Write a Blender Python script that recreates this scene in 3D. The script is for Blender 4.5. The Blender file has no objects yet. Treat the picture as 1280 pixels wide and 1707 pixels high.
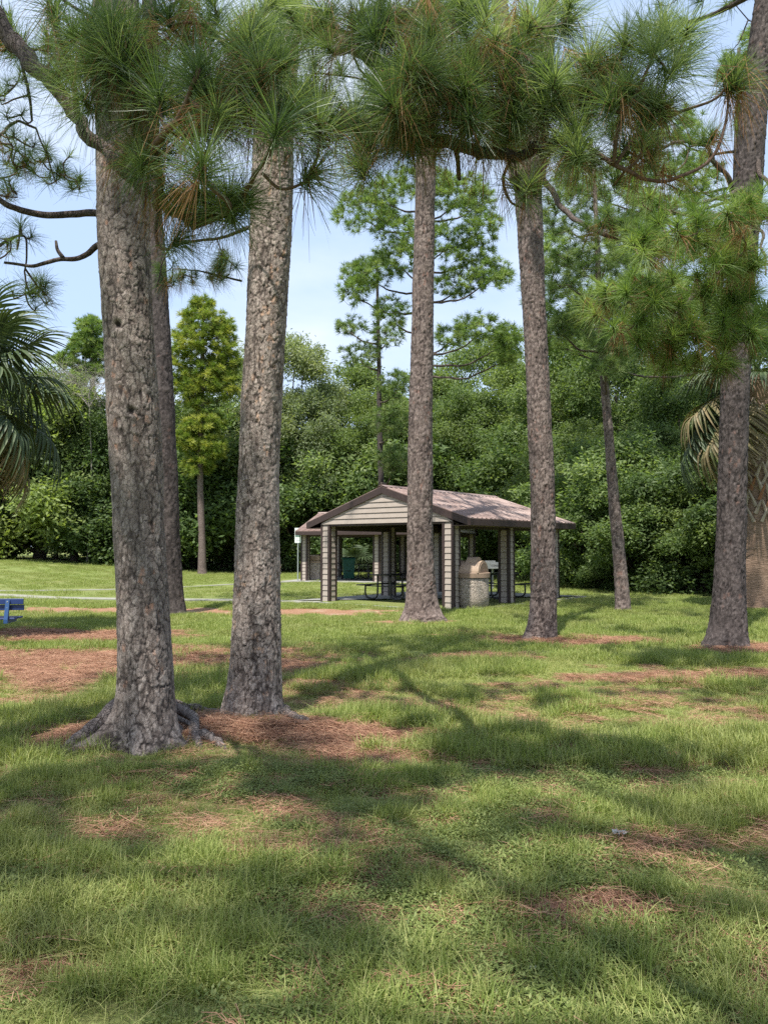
import bpy, math, random
import numpy as np
from mathutils import Vector

SC = bpy.context.scene
COL = SC.collection
R = math.radians
rng = np.random.default_rng(7)
random.seed(7)

# ------------------------------------------------------------------ camera
FPX, CX, CY, YH, CH = 1282.0, 640.0, 853.5, 912.0, 1.6
PITCH = math.atan((YH - CY) / FPX)
cam_d = bpy.data.cameras.new('camera')
cam = bpy.data.objects.new('camera', cam_d); COL.objects.link(cam)
cam_d.sensor_fit = 'VERTICAL'; cam_d.sensor_height = 24.0
cam_d.lens = 24.0 * FPX / 1707.0
cam_d.clip_start = 0.05; cam_d.clip_end = 3000
cam.location = (0, 0, CH)
cam.rotation_euler = (R(90) + PITCH, 0, 0)
SC.camera = cam

# ------------------------------------------------------------------ light
SUN_EL, SUN_AZ = R(66), R(-20)      # azimuth: the sun stands behind the camera, a little to the left
sund = bpy.data.lights.new('sun', 'SUN'); sun = bpy.data.objects.new('sun', sund); COL.objects.link(sun)
sund.energy = 4.1; sund.angle = R(0.55); sund.color = (1.0, 0.955, 0.88)
sdir = Vector((math.sin(SUN_AZ) * math.cos(SUN_EL), -math.cos(SUN_AZ) * math.cos(SUN_EL), math.sin(SUN_EL)))
sun.rotation_euler = sdir.to_track_quat('Z', 'Y').to_euler()
world = bpy.data.worlds.new('World'); SC.world = world; world.use_nodes = True
wn, wl = world.node_tree.nodes, world.node_tree.links
wn.clear()
wo = wn.new('ShaderNodeOutputWorld'); wb = wn.new('ShaderNodeBackground'); sk = wn.new('ShaderNodeTexSky')
sk.sky_type = 'NISHITA'; sk.sun_disc = False; sk.sun_elevation = SUN_EL
sk.sun_rotation = math.atan2(sdir.x, sdir.y)
sk.dust_density = 1.6; sk.air_density = 1.0; sk.ozone_density = 1.5
wb.inputs[1].default_value = 0.15
tc = wn.new('ShaderNodeTexCoord'); mp = wn.new('ShaderNodeMapping'); mp.inputs['Scale'].default_value = (1.0, 1.0, 2.6)
nz = wn.new('ShaderNodeTexNoise'); nz.inputs['Scale'].default_value = 2.1; nz.inputs['Detail'].default_value = 7; nz.inputs['Roughness'].default_value = .5
cr = wn.new('ShaderNodeValToRGB'); cr.color_ramp.elements[0].position = .44; cr.color_ramp.elements[1].position = .72
mx = wn.new('ShaderNodeMix'); mx.data_type = 'RGBA'
mx.inputs['B'].default_value = (3.1, 3.4, 3.9, 1)
haze_mix = wn.new('ShaderNodeMix'); haze_mix.data_type = 'RGBA'; haze_mix.inputs['Factor'].default_value = .75
haze_mix.inputs['B'].default_value = (2.0, 2.55, 3.5, 1)
wl.new(tc.outputs['Generated'], mp.inputs[0]); wl.new(mp.outputs[0], nz.inputs[0]); wl.new(nz.outputs[0], cr.inputs[0])
wl.new(sk.outputs[0], haze_mix.inputs['A']); wl.new(haze_mix.outputs['Result'], mx.inputs['A'])
wl.new(cr.outputs[0], mx.inputs['Factor']); wl.new(mx.outputs['Result'], wb.inputs[0]); wl.new(wb.outputs[0], wo.inputs[0])
SC.view_settings.view_transform = 'Standard'; SC.view_settings.look = 'None'
SC.view_settings.exposure = 1.12; SC.view_settings.gamma = 1.0; SC.view_settings.use_curve_mapping = False
SC.render.engine = 'CYCLES'
cy = SC.cycles
cy.use_adaptive_sampling = True; cy.adaptive_threshold = 0.01
cy.use_denoising = False; cy.denoiser = 'OPENIMAGEDENOISE'; cy.denoising_input_passes = 'RGB_ALBEDO_NORMAL'
cy.max_bounces = 6; cy.diffuse_bounces = 3; cy.glossy_bounces = 2; cy.transmission_bounces = 3
cy.transparent_max_bounces = 4; cy.caustics_reflective = False; cy.caustics_refractive = False

# ------------------------------------------------------------------ helpers
_fw = np.array([0, math.cos(PITCH), math.sin(PITCH)]); _up = np.array([0, -math.sin(PITCH), math.cos(PITCH)]); _rt = np.array([1., 0, 0])
def ray(px, py): return _fw * FPX + _rt * (px - CX) + _up * (CY - py)
def W(px, py, D):
    d = ray(px, py); return np.array([0, 0, CH]) + d * (D / d[1])
def G(px, py):
    d = ray(px, py); return np.array([0, 0, CH]) + d * (-CH / d[2])

def link(o, parent=None):
    COL.objects.link(o)
    if parent is not None: o.parent = parent
    return o
def tag(o, label=None, cat=None, group=None, kind=None):
    if label: o['label'] = label
    if cat: o['category'] = cat
    if group: o['group'] = group
    if kind: o['kind'] = kind
    return o
def thing(name, label, cat, loc=(0, 0, 0), rz=0, group=None):
    o = bpy.data.objects.new(name, None); o.empty_display_size = .2
    o.location = loc; o.rotation_euler = (0, 0, rz); link(o)
    return tag(o, label, cat, group)

def mesh_np(name, V, F, mat=None, attrs=None, smooth=False):
    """V (n,3); F (m,k) of one size, or a list of such arrays."""
    me = bpy.data.meshes.new(name)
    Fs = F if isinstance(F, list) else [F]
    Fs = [np.asarray(f, dtype=np.int32) for f in Fs if len(f)]
    V = np.ascontiguousarray(V, dtype=np.float32)
    me.vertices.add(len(V)); me.vertices.foreach_set('co', V.ravel())
    loops = np.concatenate([f.ravel() for f in Fs]); tot = np.concatenate([np.full(len(f), f.shape[1], np.int32) for f in Fs])
    st = np.concatenate([[0], np.cumsum(tot)[:-1]]).astype(np.int32)
    me.loops.add(len(loops)); me.loops.foreach_set('vertex_index', loops)
    me.polygons.add(len(tot)); me.polygons.foreach_set('loop_start', st)
    me.polygons.foreach_set('use_smooth', np.full(len(tot), smooth))
    for k, a in (attrs or {}).items():
        at = me.attributes.new(k, 'FLOAT', 'POINT'); at.data.foreach_set('value', np.ascontiguousarray(a, dtype=np.float32))
    me.update(calc_edges=True)
    if mat: me.materials.append(mat)
    return me
def part(name, me, parent=None, kind=None):
    o = bpy.data.objects.new(name, me); link(o, parent)
    if kind: o['kind'] = kind
    return o

class MB:
    """collects boxes, prisms, tubes, lathes"""
    def __init__(s): s.v = []; s.q = []; s.t = []; s.n = 0; s.ng = []
    def add(s, V, Q=None, T=None):
        V = np.asarray(V, float)
        if Q is not None and len(Q): s.q.append(np.asarray(Q) + s.n)
        if T is not None and len(T): s.t.append(np.asarray(T) + s.n)
        s.v.append(V); s.n += len(V); return s
    def box(s, lo, hi, bev=0.0, rz=0, c=None):
        lo = np.array(lo, float); hi = np.array(hi, float)
        if bev <= 0 or min(hi - lo) < 2.2 * bev:
            V = np.array([[x, y, z] for z in (lo[2], hi[2]) for x, y in ((lo[0], lo[1]), (hi[0], lo[1]), (hi[0], hi[1]), (lo[0], hi[1]))])
            Q = [[0, 3, 2, 1], [4, 5, 6, 7], [0, 1, 5, 4], [1, 2, 6, 5], [2, 3, 7, 6], [3, 0, 4, 7]]; T = []
        else:
            V = []; 
            for k, (z, i) in enumerate(((lo[2], bev), (lo[2] + bev, 0), (hi[2] - bev, 0), (hi[2], bev))):
                x0, x1, y0, y1 = lo[0] + i, hi[0] - i, lo[1] + i, hi[1] - i
                b = bev if i == 0 else 0
                V += [[x0 + b, y0, z], [x1 - b, y0, z], [x1, y0 + b, z], [x1, y1 - b, z], [x1 - b, y1, z], [x0 + b, y1, z], [x0, y1 - b, z], [x0, y0 + b, z]] if b else \
                     [[x0, y0, z], [x1, y0, z], [x1, y0, z], [x1, y1, z], [x1, y1, z], [x0, y1, z], [x0, y1, z], [x0, y0, z]]
            Q = [[8 * k + j, 8 * k + (j + 1) % 8, 8 * k + 8 + (j + 1) % 8, 8 * k + 8 + j] for k in range(3) for j in range(8)]
            Q += [[0, 7, 5, 3], [24, 27, 29, 31]]; T = []
            V = np.array(V)
        return s.add(V, Q, T)
    def tube(s, P, r, n=8, cap=True):
        P = np.asarray(P, float); r = np.broadcast_to(np.asarray(r, float), (len(P),))
        V, Q = tube_arrays([P], [r], n)
        T = []
        if cap:
            m = len(P); V = np.vstack([V, P[0], P[-1]]); a, b = m * n, m * n + 1
            T = [[a, (j + 1) % n, j] for j in range(n)] + [[b, (m - 1) * n + j, (m - 1) * n + (j + 1) % n] for j in range(n)]
        return s.add(V, Q, T)
    def lathe(s, prof, n=32, c=(0, 0)):
        th = np.linspace(0, 2 * math.pi, n, endpoint=False); V = []
        for (r_, z) in prof: V += [[c[0] + r_ * math.cos(t), c[1] + r_ * math.sin(t), z] for t in th]
        m = len(prof)
        Q = [[k * n + j, k * n + (j + 1) % n, (k + 1) * n + (j + 1) % n, (k + 1) * n + j] for k in range(m - 1) for j in range(n)]
        return s.add(V, Q)
    def prism(s, poly, ax, a, b):
        """poly: 2D points; ax: axis of extrusion (0,1,2); from a to b"""
        n = len(poly); V = []
        for t in (a, b):
            for (p, q) in poly:
                V.append([t, p, q] if ax == 0 else [p, t, q] if ax == 1 else [p, q, t])
        Q = [[j, (j + 1) % n, n + (j + 1) % n, n + j] for j in range(n)]
        s.ng += [[s.n + j for j in range(n)][::-1], [s.n + n + j for j in range(n)]]
        return s.add(V, Q)
    def mesh(s, name, mat, smooth=False):
        V = np.vstack(s.v); F = []
        if s.q: F.append(np.vstack(s.q))
        if s.t: F.append(np.vstack(s.t))
        for g in s.ng: F.append(np.array([g]))
        me = mesh_np(name, V, F, mat, smooth=smooth)
        return me
    def build(s, name, mat, parent=None, smooth=False, loc=None, rz=None):
        o = part(name, s.mesh(name, mat, smooth), parent)
        if loc is not None: o.location = loc
        if rz is not None: o.rotation_euler = (0, 0, rz)
        return o

def tube_arrays(paths, radii, n=6):
    Vs, Qs, off = [], [], 0
    th = np.linspace(0, 2 * math.pi, n, endpoint=False); c, s_ = np.cos(th), np.sin(th)
    for P, r in zip(paths, radii):
        T = np.gradient(P, axis=0); T /= np.linalg.norm(T, axis=1)[:, None] + 1e-9
        ref = np.array([.31, .2, .93]) if abs(T[:, 2]).mean() < .8 else np.array([.93, .31, .2])
        A = np.cross(T, ref); A /= np.linalg.norm(A, axis=1)[:, None] + 1e-9
        B = np.cross(T, A)
        V = P[:, None, :] + r[:, None, None] * (A[:, None, :] * c[None, :, None] + B[:, None, :] * s_[None, :, None])
        m = len(P)
        i = np.arange(m - 1)[:, None] * n; j = np.arange(n)[None, :]; j2 = (j + 1) % n
        Q = np.stack([i + j, i + j2, i + n + j2, i + n + j], -1).reshape(-1, 4) + off
        Vs.append(V.reshape(-1, 3)); Qs.append(Q); off += m * n
    return np.vstack(Vs), np.vstack(Qs)

def spline(P, m, tp=None):
    """Catmull-Rom through P, m samples"""
    P = np.asarray(P, float); n = len(P)
    if n == 2: return P[0] + (P[1] - P[0]) * np.linspace(0, 1, m)[:, None]
    E = np.vstack([2 * P[0] - P[1], P, 2 * P[-1] - P[-2]])
    t = np.linspace(0, n - 1 - 1e-6, m) if tp is None else np.minimum(tp, n - 1 - 1e-6); k = t.astype(int); f = (t - k)[:, None]
    a, b, c, d = E[k], E[k + 1], E[k + 2], E[k + 3]
    return .5 * (2 * b + (c - a) * f + (2 * a - 5 * b + 4 * c - d) * f * f + (3 * b - a - 3 * c + d) * f ** 3)

def _h(i, j, k, s=0):
    x = (i.astype(np.int64) * 374761393 + j.astype(np.int64) * 668265263 + k.astype(np.int64) * 2147483647 + s * 974634777) & 0x7fffffff
    x = ((x ^ (x >> 13)) * 1274126177) & 0x7fffffff
    x = ((x ^ (x >> 15)) * 668265263) & 0x7fffffff
    return ((x ^ (x >> 14)) & 0xffffff) / float(0x1000000)
def vnoise(x, y, z=None, s=0):
    x = np.asarray(x, float); y = np.asarray(y, float); z = np.zeros_like(x) if z is None else z
    i, j, k = np.floor(x), np.floor(y), np.floor(z)
    u, v, w = x - i, y - j, z - k
    u, v, w = u * u * (3 - 2 * u), v * v * (3 - 2 * v), w * w * (3 - 2 * w)
    i, j, k = i.astype(int), j.astype(int), k.astype(int); r = 0
    for a in (0, 1):
        for b in (0, 1):
            for c in (0, 1):
                r = r + _h(i + a, j + b, k + c, s) * (u if a else 1 - u) * (v if b else 1 - v) * (w if c else 1 - w)
    return r
def fbm(x, y, z=None, o=4, s=0):
    r, a, t = 0, 1., 0; z = np.zeros_like(np.asarray(x, float)) if z is None else z
    for q in range(o):
        r = r + a * vnoise(x * 2 ** q, y * 2 ** q, z * 2 ** q, s + q * 17); t += a; a *= .5
    return r / t
def sstep(a, b, x):
    t = np.clip((x - a) / (b - a), 0, 1); return t * t * (3 - 2 * t)

# ------------------------------------------------------------------ materials
def newmat(name):
    m = bpy.data.materials.new(name); m.use_nodes = True
    nt = m.node_tree; b = nt.nodes['Principled BSDF']
    return m, nt, nt.nodes, nt.links, b
def N(nt, typ, **kw):
    n = nt.nodes.new(typ)
    for k, v in kw.items():
        if k.startswith('i_'):
            n.inputs[k[2:].replace('_', ' ')].default_value = v
        else: setattr(n, k, v)
    return n
def ramp(nt, src, stops):
    r = nt.nodes.new('ShaderNodeValToRGB'); e = r.color_ramp.elements
    while len(e) < len(stops): e.new(.5)
    for k, (p, c) in enumerate(stops):
        e[k].position = p; e[k].color = (*c, 1) if len(c) == 3 else c
    if src is not None: nt.links.new(src, r.inputs[0])
    return r.outputs[0]
def mixc(nt, f, a, b, mode='MIX'):
    m = nt.nodes.new('ShaderNodeMix'); m.data_type = 'RGBA'; m.blend_type = mode
    for s, v in (('Factor', f), ('A', a), ('B', b)):
        if hasattr(v, 'links'): nt.links.new(v, m.inputs[s])
        elif s == 'Factor': m.inputs[s].default_value = v
        else: m.inputs[s].default_value = (*v, 1) if len(v) == 3 else v
    return m.outputs['Result']
def noise(nt, scale, detail=4, rough=.55, coord='Object', sc=(1, 1, 1)):
    n = N(nt, 'ShaderNodeTexNoise'); n.inputs['Scale'].default_value = scale; n.inputs['Detail'].default_value = detail; n.inputs['Roughness'].default_value = rough
    if coord == 'Position':
        t = nt.nodes.new('ShaderNodeNewGeometry').outputs['Position']
    else: t = nt.nodes.new('ShaderNodeTexCoord').outputs[coord]
    if sc != (1, 1, 1):
        m = nt.nodes.new('ShaderNodeMapping'); m.inputs['Scale'].default_value = sc; nt.links.new(t, m.inputs[0]); t = m.outputs[0]
    nt.links.new(t, n.inputs[0]); return n.outputs[0]
def attr(nt, name): 
    a = nt.nodes.new('ShaderNodeAttribute'); a.attribute_name = name; return a.outputs['Fac']
def bump(nt, b, h, dist, strength=1.):
    n = nt.nodes.new('ShaderNodeBump'); n.inputs['Distance'].default_value = dist; n.inputs['Strength'].default_value = strength
    nt.links.new(h, n.inputs['Height']); nt.links.new(n.outputs[0], b.inputs['Normal'])

def mat_simple(name, c1, c2=None, scale=8, rough=.7, bumpd=0, spec=.3, metal=0, coord='Object', sc=(1, 1, 1), p0=.3, p1=.7):
    m, nt, n, l, b = newmat(name)
    f = noise(nt, scale, 5, .6, coord, sc)
    if c2 is None: c2 = tuple(x * .8 for x in c1)
    l.new(ramp(nt, f, [(p0, c1), (p1, c2)]), b.inputs['Base Color'])
    b.inputs['Roughness'].default_value = rough; b.inputs['Specular IOR Level'].default_value = spec; b.inputs['Metallic'].default_value = metal
    if bumpd: bump(nt, b, f, bumpd)
    return m

def mat_leaf(name, dark, mid, light, trans=.35, rough=.55, patch=.25, patchc=None, spec=.22, pscale=.35):
    """thin leaves and needles; attribute 'tint' 0..1 is each leaf's own colour"""
    m, nt, n, l, b = newmat(name)
    t = attr(nt, 'tint')
    c = ramp(nt, t, [(0, dark), (.5, mid), (1, light)])
    if patchc:
        f = noise(nt, pscale, 3, .5, 'Position')
        c = mixc(nt, ramp(nt, f, [(.45, (0, 0, 0)), (.7, (patch,) * 3)]), c, patchc)
    if name.startswith('broad'):
        oi = n.new('ShaderNodeObjectInfo')
        c = mixc(nt, ramp(nt, oi.outputs['Random'], [(0, (.55,) * 3), (.3, (.1,) * 3), (.5, (0,) * 3)]), c, tuple(x * .55 for x in mid))
        c = mixc(nt, ramp(nt, oi.outputs['Random'], [(.5, (0,) * 3), (.75, (.15,) * 3), (1, (.55,) * 3)]), c, (mid[0] * 1.9, mid[1] * 1.55, mid[2] * 1.3))
    l.new(c, b.inputs['Base Color']); b.inputs['Roughness'].default_value = rough; b.inputs['Specular IOR Level'].default_value = spec
    tr = n.new('ShaderNodeBsdfTranslucent'); l.new(mixc(nt, 1., c, (1.25, 1.3, .6), 'MULTIPLY'), tr.inputs[0])
    ms = n.new('ShaderNodeMixShader'); ms.inputs[0].default_value = trans
    l.new(b.outputs[0], ms.inputs[1]); l.new(tr.outputs[0], ms.inputs[2]); l.new(ms.outputs[0], n['Material Output'].inputs[0])
    return m

def mat_bark(name, dark, base, light, rust, rustamt=.5, use_attr=True, bs=1.):
    m, nt, n, l, b = newmat(name)
    f1 = noise(nt, 30, 6, .65, sc=(1, 1, .6)); f2 = noise(nt, 3.5, 3, .5, sc=(1, 1, .5)); f3 = noise(nt, 120, 3, .6)
    c = ramp(nt, f1, [(.3, base), (.55, tuple((a + d) / 2 for a, d in zip(base, light))), (.75, light)])
    c = mixc(nt, ramp(nt, f2, [(.4, (0, 0, 0)), (.75, (.45,) * 3)]), c, tuple(x * .62 for x in base))
    if use_attr:
        p = attr(nt, 'plate')
        c = mixc(nt, ramp(nt, p, [(.2, (.45,) * 3), (.5, (.08,) * 3), (.56, (.0,) * 3)]), c, tuple(x * .42 for x in base))
        c = mixc(nt, ramp(nt, p, [(.58, (.0,) * 3), (.85, (.22,) * 3)]), c, light)
        c = mixc(nt, attr(nt, 'rust'), c, rust)
        tcn = n.new('ShaderNodeTexCoord'); ww = mixc(nt, .035, tcn.outputs['Object'], noise(nt, 16, 3))
        mm = n.new('ShaderNodeMapping'); mm.inputs['Scale'].default_value = (1, 1, .55); l.new(ww, mm.inputs[0])
        v = N(nt, 'ShaderNodeTexVoronoi', feature='DISTANCE_TO_EDGE'); v.inputs['Scale'].default_value = 34 * bs; l.new(mm.outputs[0], v.inputs['Vector'])
        v2 = N(nt, 'ShaderNodeTexVoronoi'); v2.inputs['Scale'].default_value = 34 * bs; l.new(mm.outputs[0], v2.inputs['Vector'])
        sp = n.new('ShaderNodeSeparateColor'); l.new(v2.outputs['Color'], sp.inputs[0])
        c = mixc(nt, ramp(nt, sp.outputs[0], [(0, (.55,) * 3), (.45, (0,) * 3)]), c, tuple(x * .45 for x in base))
        c = mixc(nt, ramp(nt, sp.outputs[1], [(.6, (0,) * 3), (1, (.4,) * 3)]), c, light)
        cf = ramp(nt, v.outputs['Distance'], [(0, (.45,) * 3), (.09, (1, 1, 1))])
        c = mixc(nt, cf, dark, c)
        c = mixc(nt, attr(nt, 'crack'), dark, c)
        h = mixc(nt, .4, mixc(nt, .5, cf, sp.outputs[0]), f1)
    else:
        v = N(nt, 'ShaderNodeTexVoronoi', feature='DISTANCE_TO_EDGE'); v.inputs['Scale'].default_value = 15 * bs
        mm = n.new('ShaderNodeMapping'); mm.inputs['Scale'].default_value = (1, 1, .45)
        tcn = n.new('ShaderNodeTexCoord'); ww = mixc(nt, .06, tcn.outputs['Object'], noise(nt, 9, 3))
        l.new(ww, mm.inputs[0]); l.new(mm.outputs[0], v.inputs['Vector'])
        cf = ramp(nt, v.outputs['Distance'], [(0, (.35,) * 3), (.10, (1, 1, 1))])
        v2 = N(nt, 'ShaderNodeTexVoronoi'); v2.inputs['Scale'].default_value = 15 * bs; l.new(mm.outputs[0], v2.inputs['Vector'])
        sp = n.new('ShaderNodeSeparateColor'); l.new(v2.outputs['Color'], sp.inputs[0])
        c = mixc(nt, ramp(nt, sp.outputs[0], [(0, (.5,) * 3), (.5, (0,) * 3)]), c, tuple(x * .5 for x in base))
        c = mixc(nt, ramp(nt, sp.outputs[1], [(.84, (0, 0, 0)), (.9, (.7 * rustamt,) * 3)]), c, rust)
        c = mixc(nt, cf, dark, c)
        h = mixc(nt, .35, cf, f1)
    l.new(c, b.inputs['Base Color']); b.inputs['Roughness'].default_value = .85; b.inputs['Specular IOR Level'].default_value = .25
    h2 = mixc(nt, .3, h, f3)
    bump(nt, b, h2, .009 if use_attr else .03)
    return m

M = {}
M['bark_plate'] = mat_bark('pine_bark', (.036, .027, .024), (.20, .15, .125), (.45, .385, .34), (.30, .15, .09), .5)
M['bark_flaky'] = mat_bark('flaky_pine_bark', (.045, .033, .028), (.25, .19, .16), (.52, .445, .39), (.42, .24, .14), .8)
M['bark_far'] = mat_bark('far_pine_bark', (.032, .023, .021), (.15, .108, .094), (.33, .27, .24), (.22, .10, .07), .5)
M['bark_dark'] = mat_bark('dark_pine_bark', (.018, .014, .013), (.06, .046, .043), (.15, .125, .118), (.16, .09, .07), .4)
M['branch_bark'] = mat_bark('branch_bark', (.025, .018, .015), (.085, .062, .052), (.19, .155, .135), (.16, .08, .05), .3, False, 2.6)
M['twig_bark'] = mat_simple('twig_bark', (.085, .05, .035), (.15, .10, .075), 40, .85)
M['pale_twig'] = mat_simple('pale_twig', (.30, .27, .235), (.22, .2, .17), 20, .85)
M['root_bark'] = mat_bark('root_bark', (.05, .038, .034), (.15, .118, .105), (.33, .29, .27), (.2, .12, .09), .2, False, 2.2)
M['needle'] = mat_leaf('near_pine_needles', (.05, .09, .034), (.135, .20, .08), (.32, .38, .20), .45, .42, spec=.5)
M['needle_mid'] = mat_leaf('pine_needles', (.055, .10, .032), (.125, .19, .065), (.26, .32, .14), .4, .5)
M['needle_lite'] = mat_leaf('pale_pine_needles', (.08, .14, .035), (.165, .25, .07), (.30, .37, .13), .4, .5)
M['needle_gold'] = mat_leaf('golden_pine_needles', (.09, .15, .025), (.20, .27, .05), (.42, .42, .10), .35, .5)
M['needle_dead'] = mat_leaf('dead_pine_needles', (.11, .055, .025), (.25, .12, .05), (.40, .24, .11), .3, .6)
M['leaf_a'] = mat_leaf('broad_leaves_dark', (.048, .086, .028), (.11, .17, .06), (.23, .29, .12), .48, .5, .35, (.13, .17, .05), pscale=.25)
M['leaf_b'] = mat_leaf('broad_leaves_mid', (.07, .115, .036), (.155, .225, .08), (.30, .36, .17), .5, .5, .35, (.19, .21, .07), pscale=.3)
M['leaf_c'] = mat_leaf('broad_leaves_grey_green', (.08, .115, .056), (.17, .22, .115), (.32, .36, .22), .5, .5, .3, (.16, .2, .09), pscale=.3)
M['leaf_y'] = mat_leaf('broad_leaves_yellow', (.09, .13, .02), (.18, .22, .03), (.32, .33, .05), .35, .5)
M['frond'] = mat_leaf('palm_frond', (.028, .048, .022), (.06, .09, .038), (.14, .17, .085), .15, .5, spec=.3)
M['frond_dead'] = mat_leaf('dead_palm_frond', (.09, .065, .04), (.19, .145, .095), (.33, .28, .20), .15, .7)
M['frond_yel'] = mat_leaf('yellowing_palm_frond', (.16, .17, .05), (.36, .34, .10), (.58, .50, .20), .25, .5)
M['blade'] = mat_leaf('grass_blades', (.105, .15, .035), (.22, .28, .07), (.42, .42, .17), .35, .5, .5, (.27, .26, .11), pscale=.8)
M['weed'] = mat_leaf('weed_leaves', (.09, .125, .035), (.165, .21, .06), (.29, .32, .12), .3, .5)
M['straw'] = mat_leaf('pine_straw', (.14, .065, .042), (.31, .155, .10), (.48, .31, .20), .1, .7)
M['thatch'] = mat_leaf('dry_grass', (.24, .19, .09), (.36, .29, .14), (.48, .41, .23), .15, .7)

# ------------------------------------------------------------------ ground
def hgt(x, y):
    x = np.asarray(x, float); y = np.asarray(y, float)
    return .85 * sstep(8, 24, -x) * sstep(25, 44, y) + .12 * sstep(0, 1, (fbm(x * .07, y * .07, o=2, s=5) - .5) * 2 + .5) * sstep(24, 40, y) * 0
SP = [(-1.75, 6.62, 2.1, .50), (-4.1, 10.6, 3.3, 1.6), (-5.5, 14.0, 2.0, .9), (4.4, 9.5, 1.9, .5), (-1.9, 19.0, 2.6, .9), (-7.0, 19.5, 3.5, 1.0),
      (.9, 3.45, .34, .15), (-.62, 4.15, .3, .12), (1.3, 11.0, 1.0, .4), (.75, 16.6, 1.0, .6), (5.9, 12.0, 1.6, .6), (3.0, 13.2, 1.6, .6),
      (-.1, 5.9, .5, .12), (-1.25, 3.0, .25, .1), (1.6, 2.9, .3, .14), (2.6, 4.4, .5, .18), (-.8, 8.9, 1.0, .22), (.5, 7.6, .5, .2)]
def straw(x, y):
    x = np.asarray(x, float); y = np.asarray(y, float)
    n = (fbm(x * 1.3, y * 1.9, o=4, s=31) - .5) * 1.9 + (fbm(x * 6, y * 6, o=2, s=77) - .5) * .7
    v = np.zeros_like(x)
    for cx, cy_, rx, ry in SP:
        d = np.sqrt(((x - cx) / rx) ** 2 + ((y - cy_) / ry) ** 2)
        v = np.maximum(v, sstep(1.25, .65, d + n * .55))
    w = sstep(.71, .84, fbm(x * 1.7 + 3, y * 2.6, o=4, s=9)) * .75 * sstep(20, 10, y)
    return np.clip(np.maximum(v, w), 0, 1)

def axis(fine0, fine1, step, lo, hi, g=1.25):
    a = list(np.arange(fine0, fine1 + 1e-6, step)); s = step
    b = [a[-1]]
    while b[-1] < hi: s *= g; b.append(b[-1] + s)
    s = step; c = [a[0]]
    while c[-1] > lo: s *= g; c.append(c[-1] - s)
    return np.array(c[1:][::-1] + a + b[1:])
gx = axis(-9, 9, .07, -900, 900); gy = axis(1.2, 22, .07, -300, 1500, 1.12)
X, Y = np.meshgrid(gx, gy)
Z = hgt(X, Y)
rel = sstep(30, 10, np.abs(X)) * sstep(40, 16, Y) * sstep(-1, 1, Y)
Z = Z + rel * ((fbm(X * .9, Y * .9, o=3, s=3) - .5) * .07 + (fbm(X * 7, Y * 7, o=3, s=13) - .5) * .022)
# mound of straw at the feet of the two near pines
Z = Z + .10 * np.exp(-(((X + 1.45) / 1.5) ** 2 + ((Y - 6.7) / .55) ** 2))
pv = sstep(14, 19, Y) * rel
Z = Z - pv * (Z - hgt(X, Y))
ST = straw(X, Y)
nxg, nyg = len(gx), len(gy)
ii = np.arange(nyg - 1)[:, None] * nxg + np.arange(nxg - 1)[None, :]
Fg = np.stack([ii, ii + 1, ii + 1 + nxg, ii + nxg], -1).reshape(-1, 4)
def mat_ground():
    m, nt, n, l, b = newmat('lawn_soil')
    f1 = noise(nt, 1.1, 5, .6, 'Position'); f2 = noise(nt, 14, 6, .7, 'Position'); f3 = noise(nt, 90, 3, .7, 'Position', sc=(1, .5, 1)); f4 = noise(nt, .16, 3, .5, 'Position')
    g = ramp(nt, f2, [(.32, (.10, .125, .04)), (.5, (.17, .195, .065)), (.68, (.26, .26, .11))])
    g = mixc(nt, ramp(nt, f1, [(.45, (0, 0, 0)), (.7, (.45,) * 3)]), g, (.24, .22, .09))
    g = mixc(nt, ramp(nt, f4, [(.4, (0, 0, 0)), (.65, (.35,) * 3)]), g, (.12, .20, .04))
    s = ramp(nt, f3, [(.3, (.13, .065, .04)), (.5, (.30, .16, .095)), (.68, (.46, .29, .19)), (.8, (.55, .42, .32))])
    s = mixc(nt, ramp(nt, f2, [(.5, (0, 0, 0)), (.75, (.6,) * 3)]), s, (.33, .25, .19))
    s = mixc(nt, ramp(nt, f1, [(.55, (0, 0, 0)), (.68, (.5,) * 3)]), s, (.50, .42, .34))
    c = mixc(nt, ramp(nt, attr(nt, 'straw'), [(.25, (0, 0, 0)), (.6, (1, 1, 1))]), g, s)
    l.new(c, b.inputs['Base Color']); b.inputs['Roughness'].default_value = .95; b.inputs['Specular IOR Level'].default_value = .1
    bump(nt, b, mixc(nt, .5, f2, f3), .05)
    return m
gm = mesh_np('ground', np.stack([X, Y, Z], -1).reshape(-1, 3), Fg, mat_ground(), {'straw': ST.ravel()}, smooth=True)
part('ground', gm, kind='structure')
_dx = np.interp
def ground_z(x, y):
    """bilinear height of the ground sheet"""
    x = np.atleast_1d(np.asarray(x, float)); y = np.atleast_1d(np.asarray(y, float))
    i = np.clip(np.searchsorted(gx, x) - 1, 0, nxg - 2); j = np.clip(np.searchsorted(gy, y) - 1, 0, nyg - 2)
    u = (x - gx[i]) / (gx[i + 1] - gx[i]); v = (y - gy[j]) / (gy[j + 1] - gy[j])
    return (Z[j, i] * (1 - u) + Z[j, i + 1] * u) * (1 - v) + (Z[j + 1, i] * (1 - u) + Z[j + 1, i + 1] * u) * v

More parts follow.
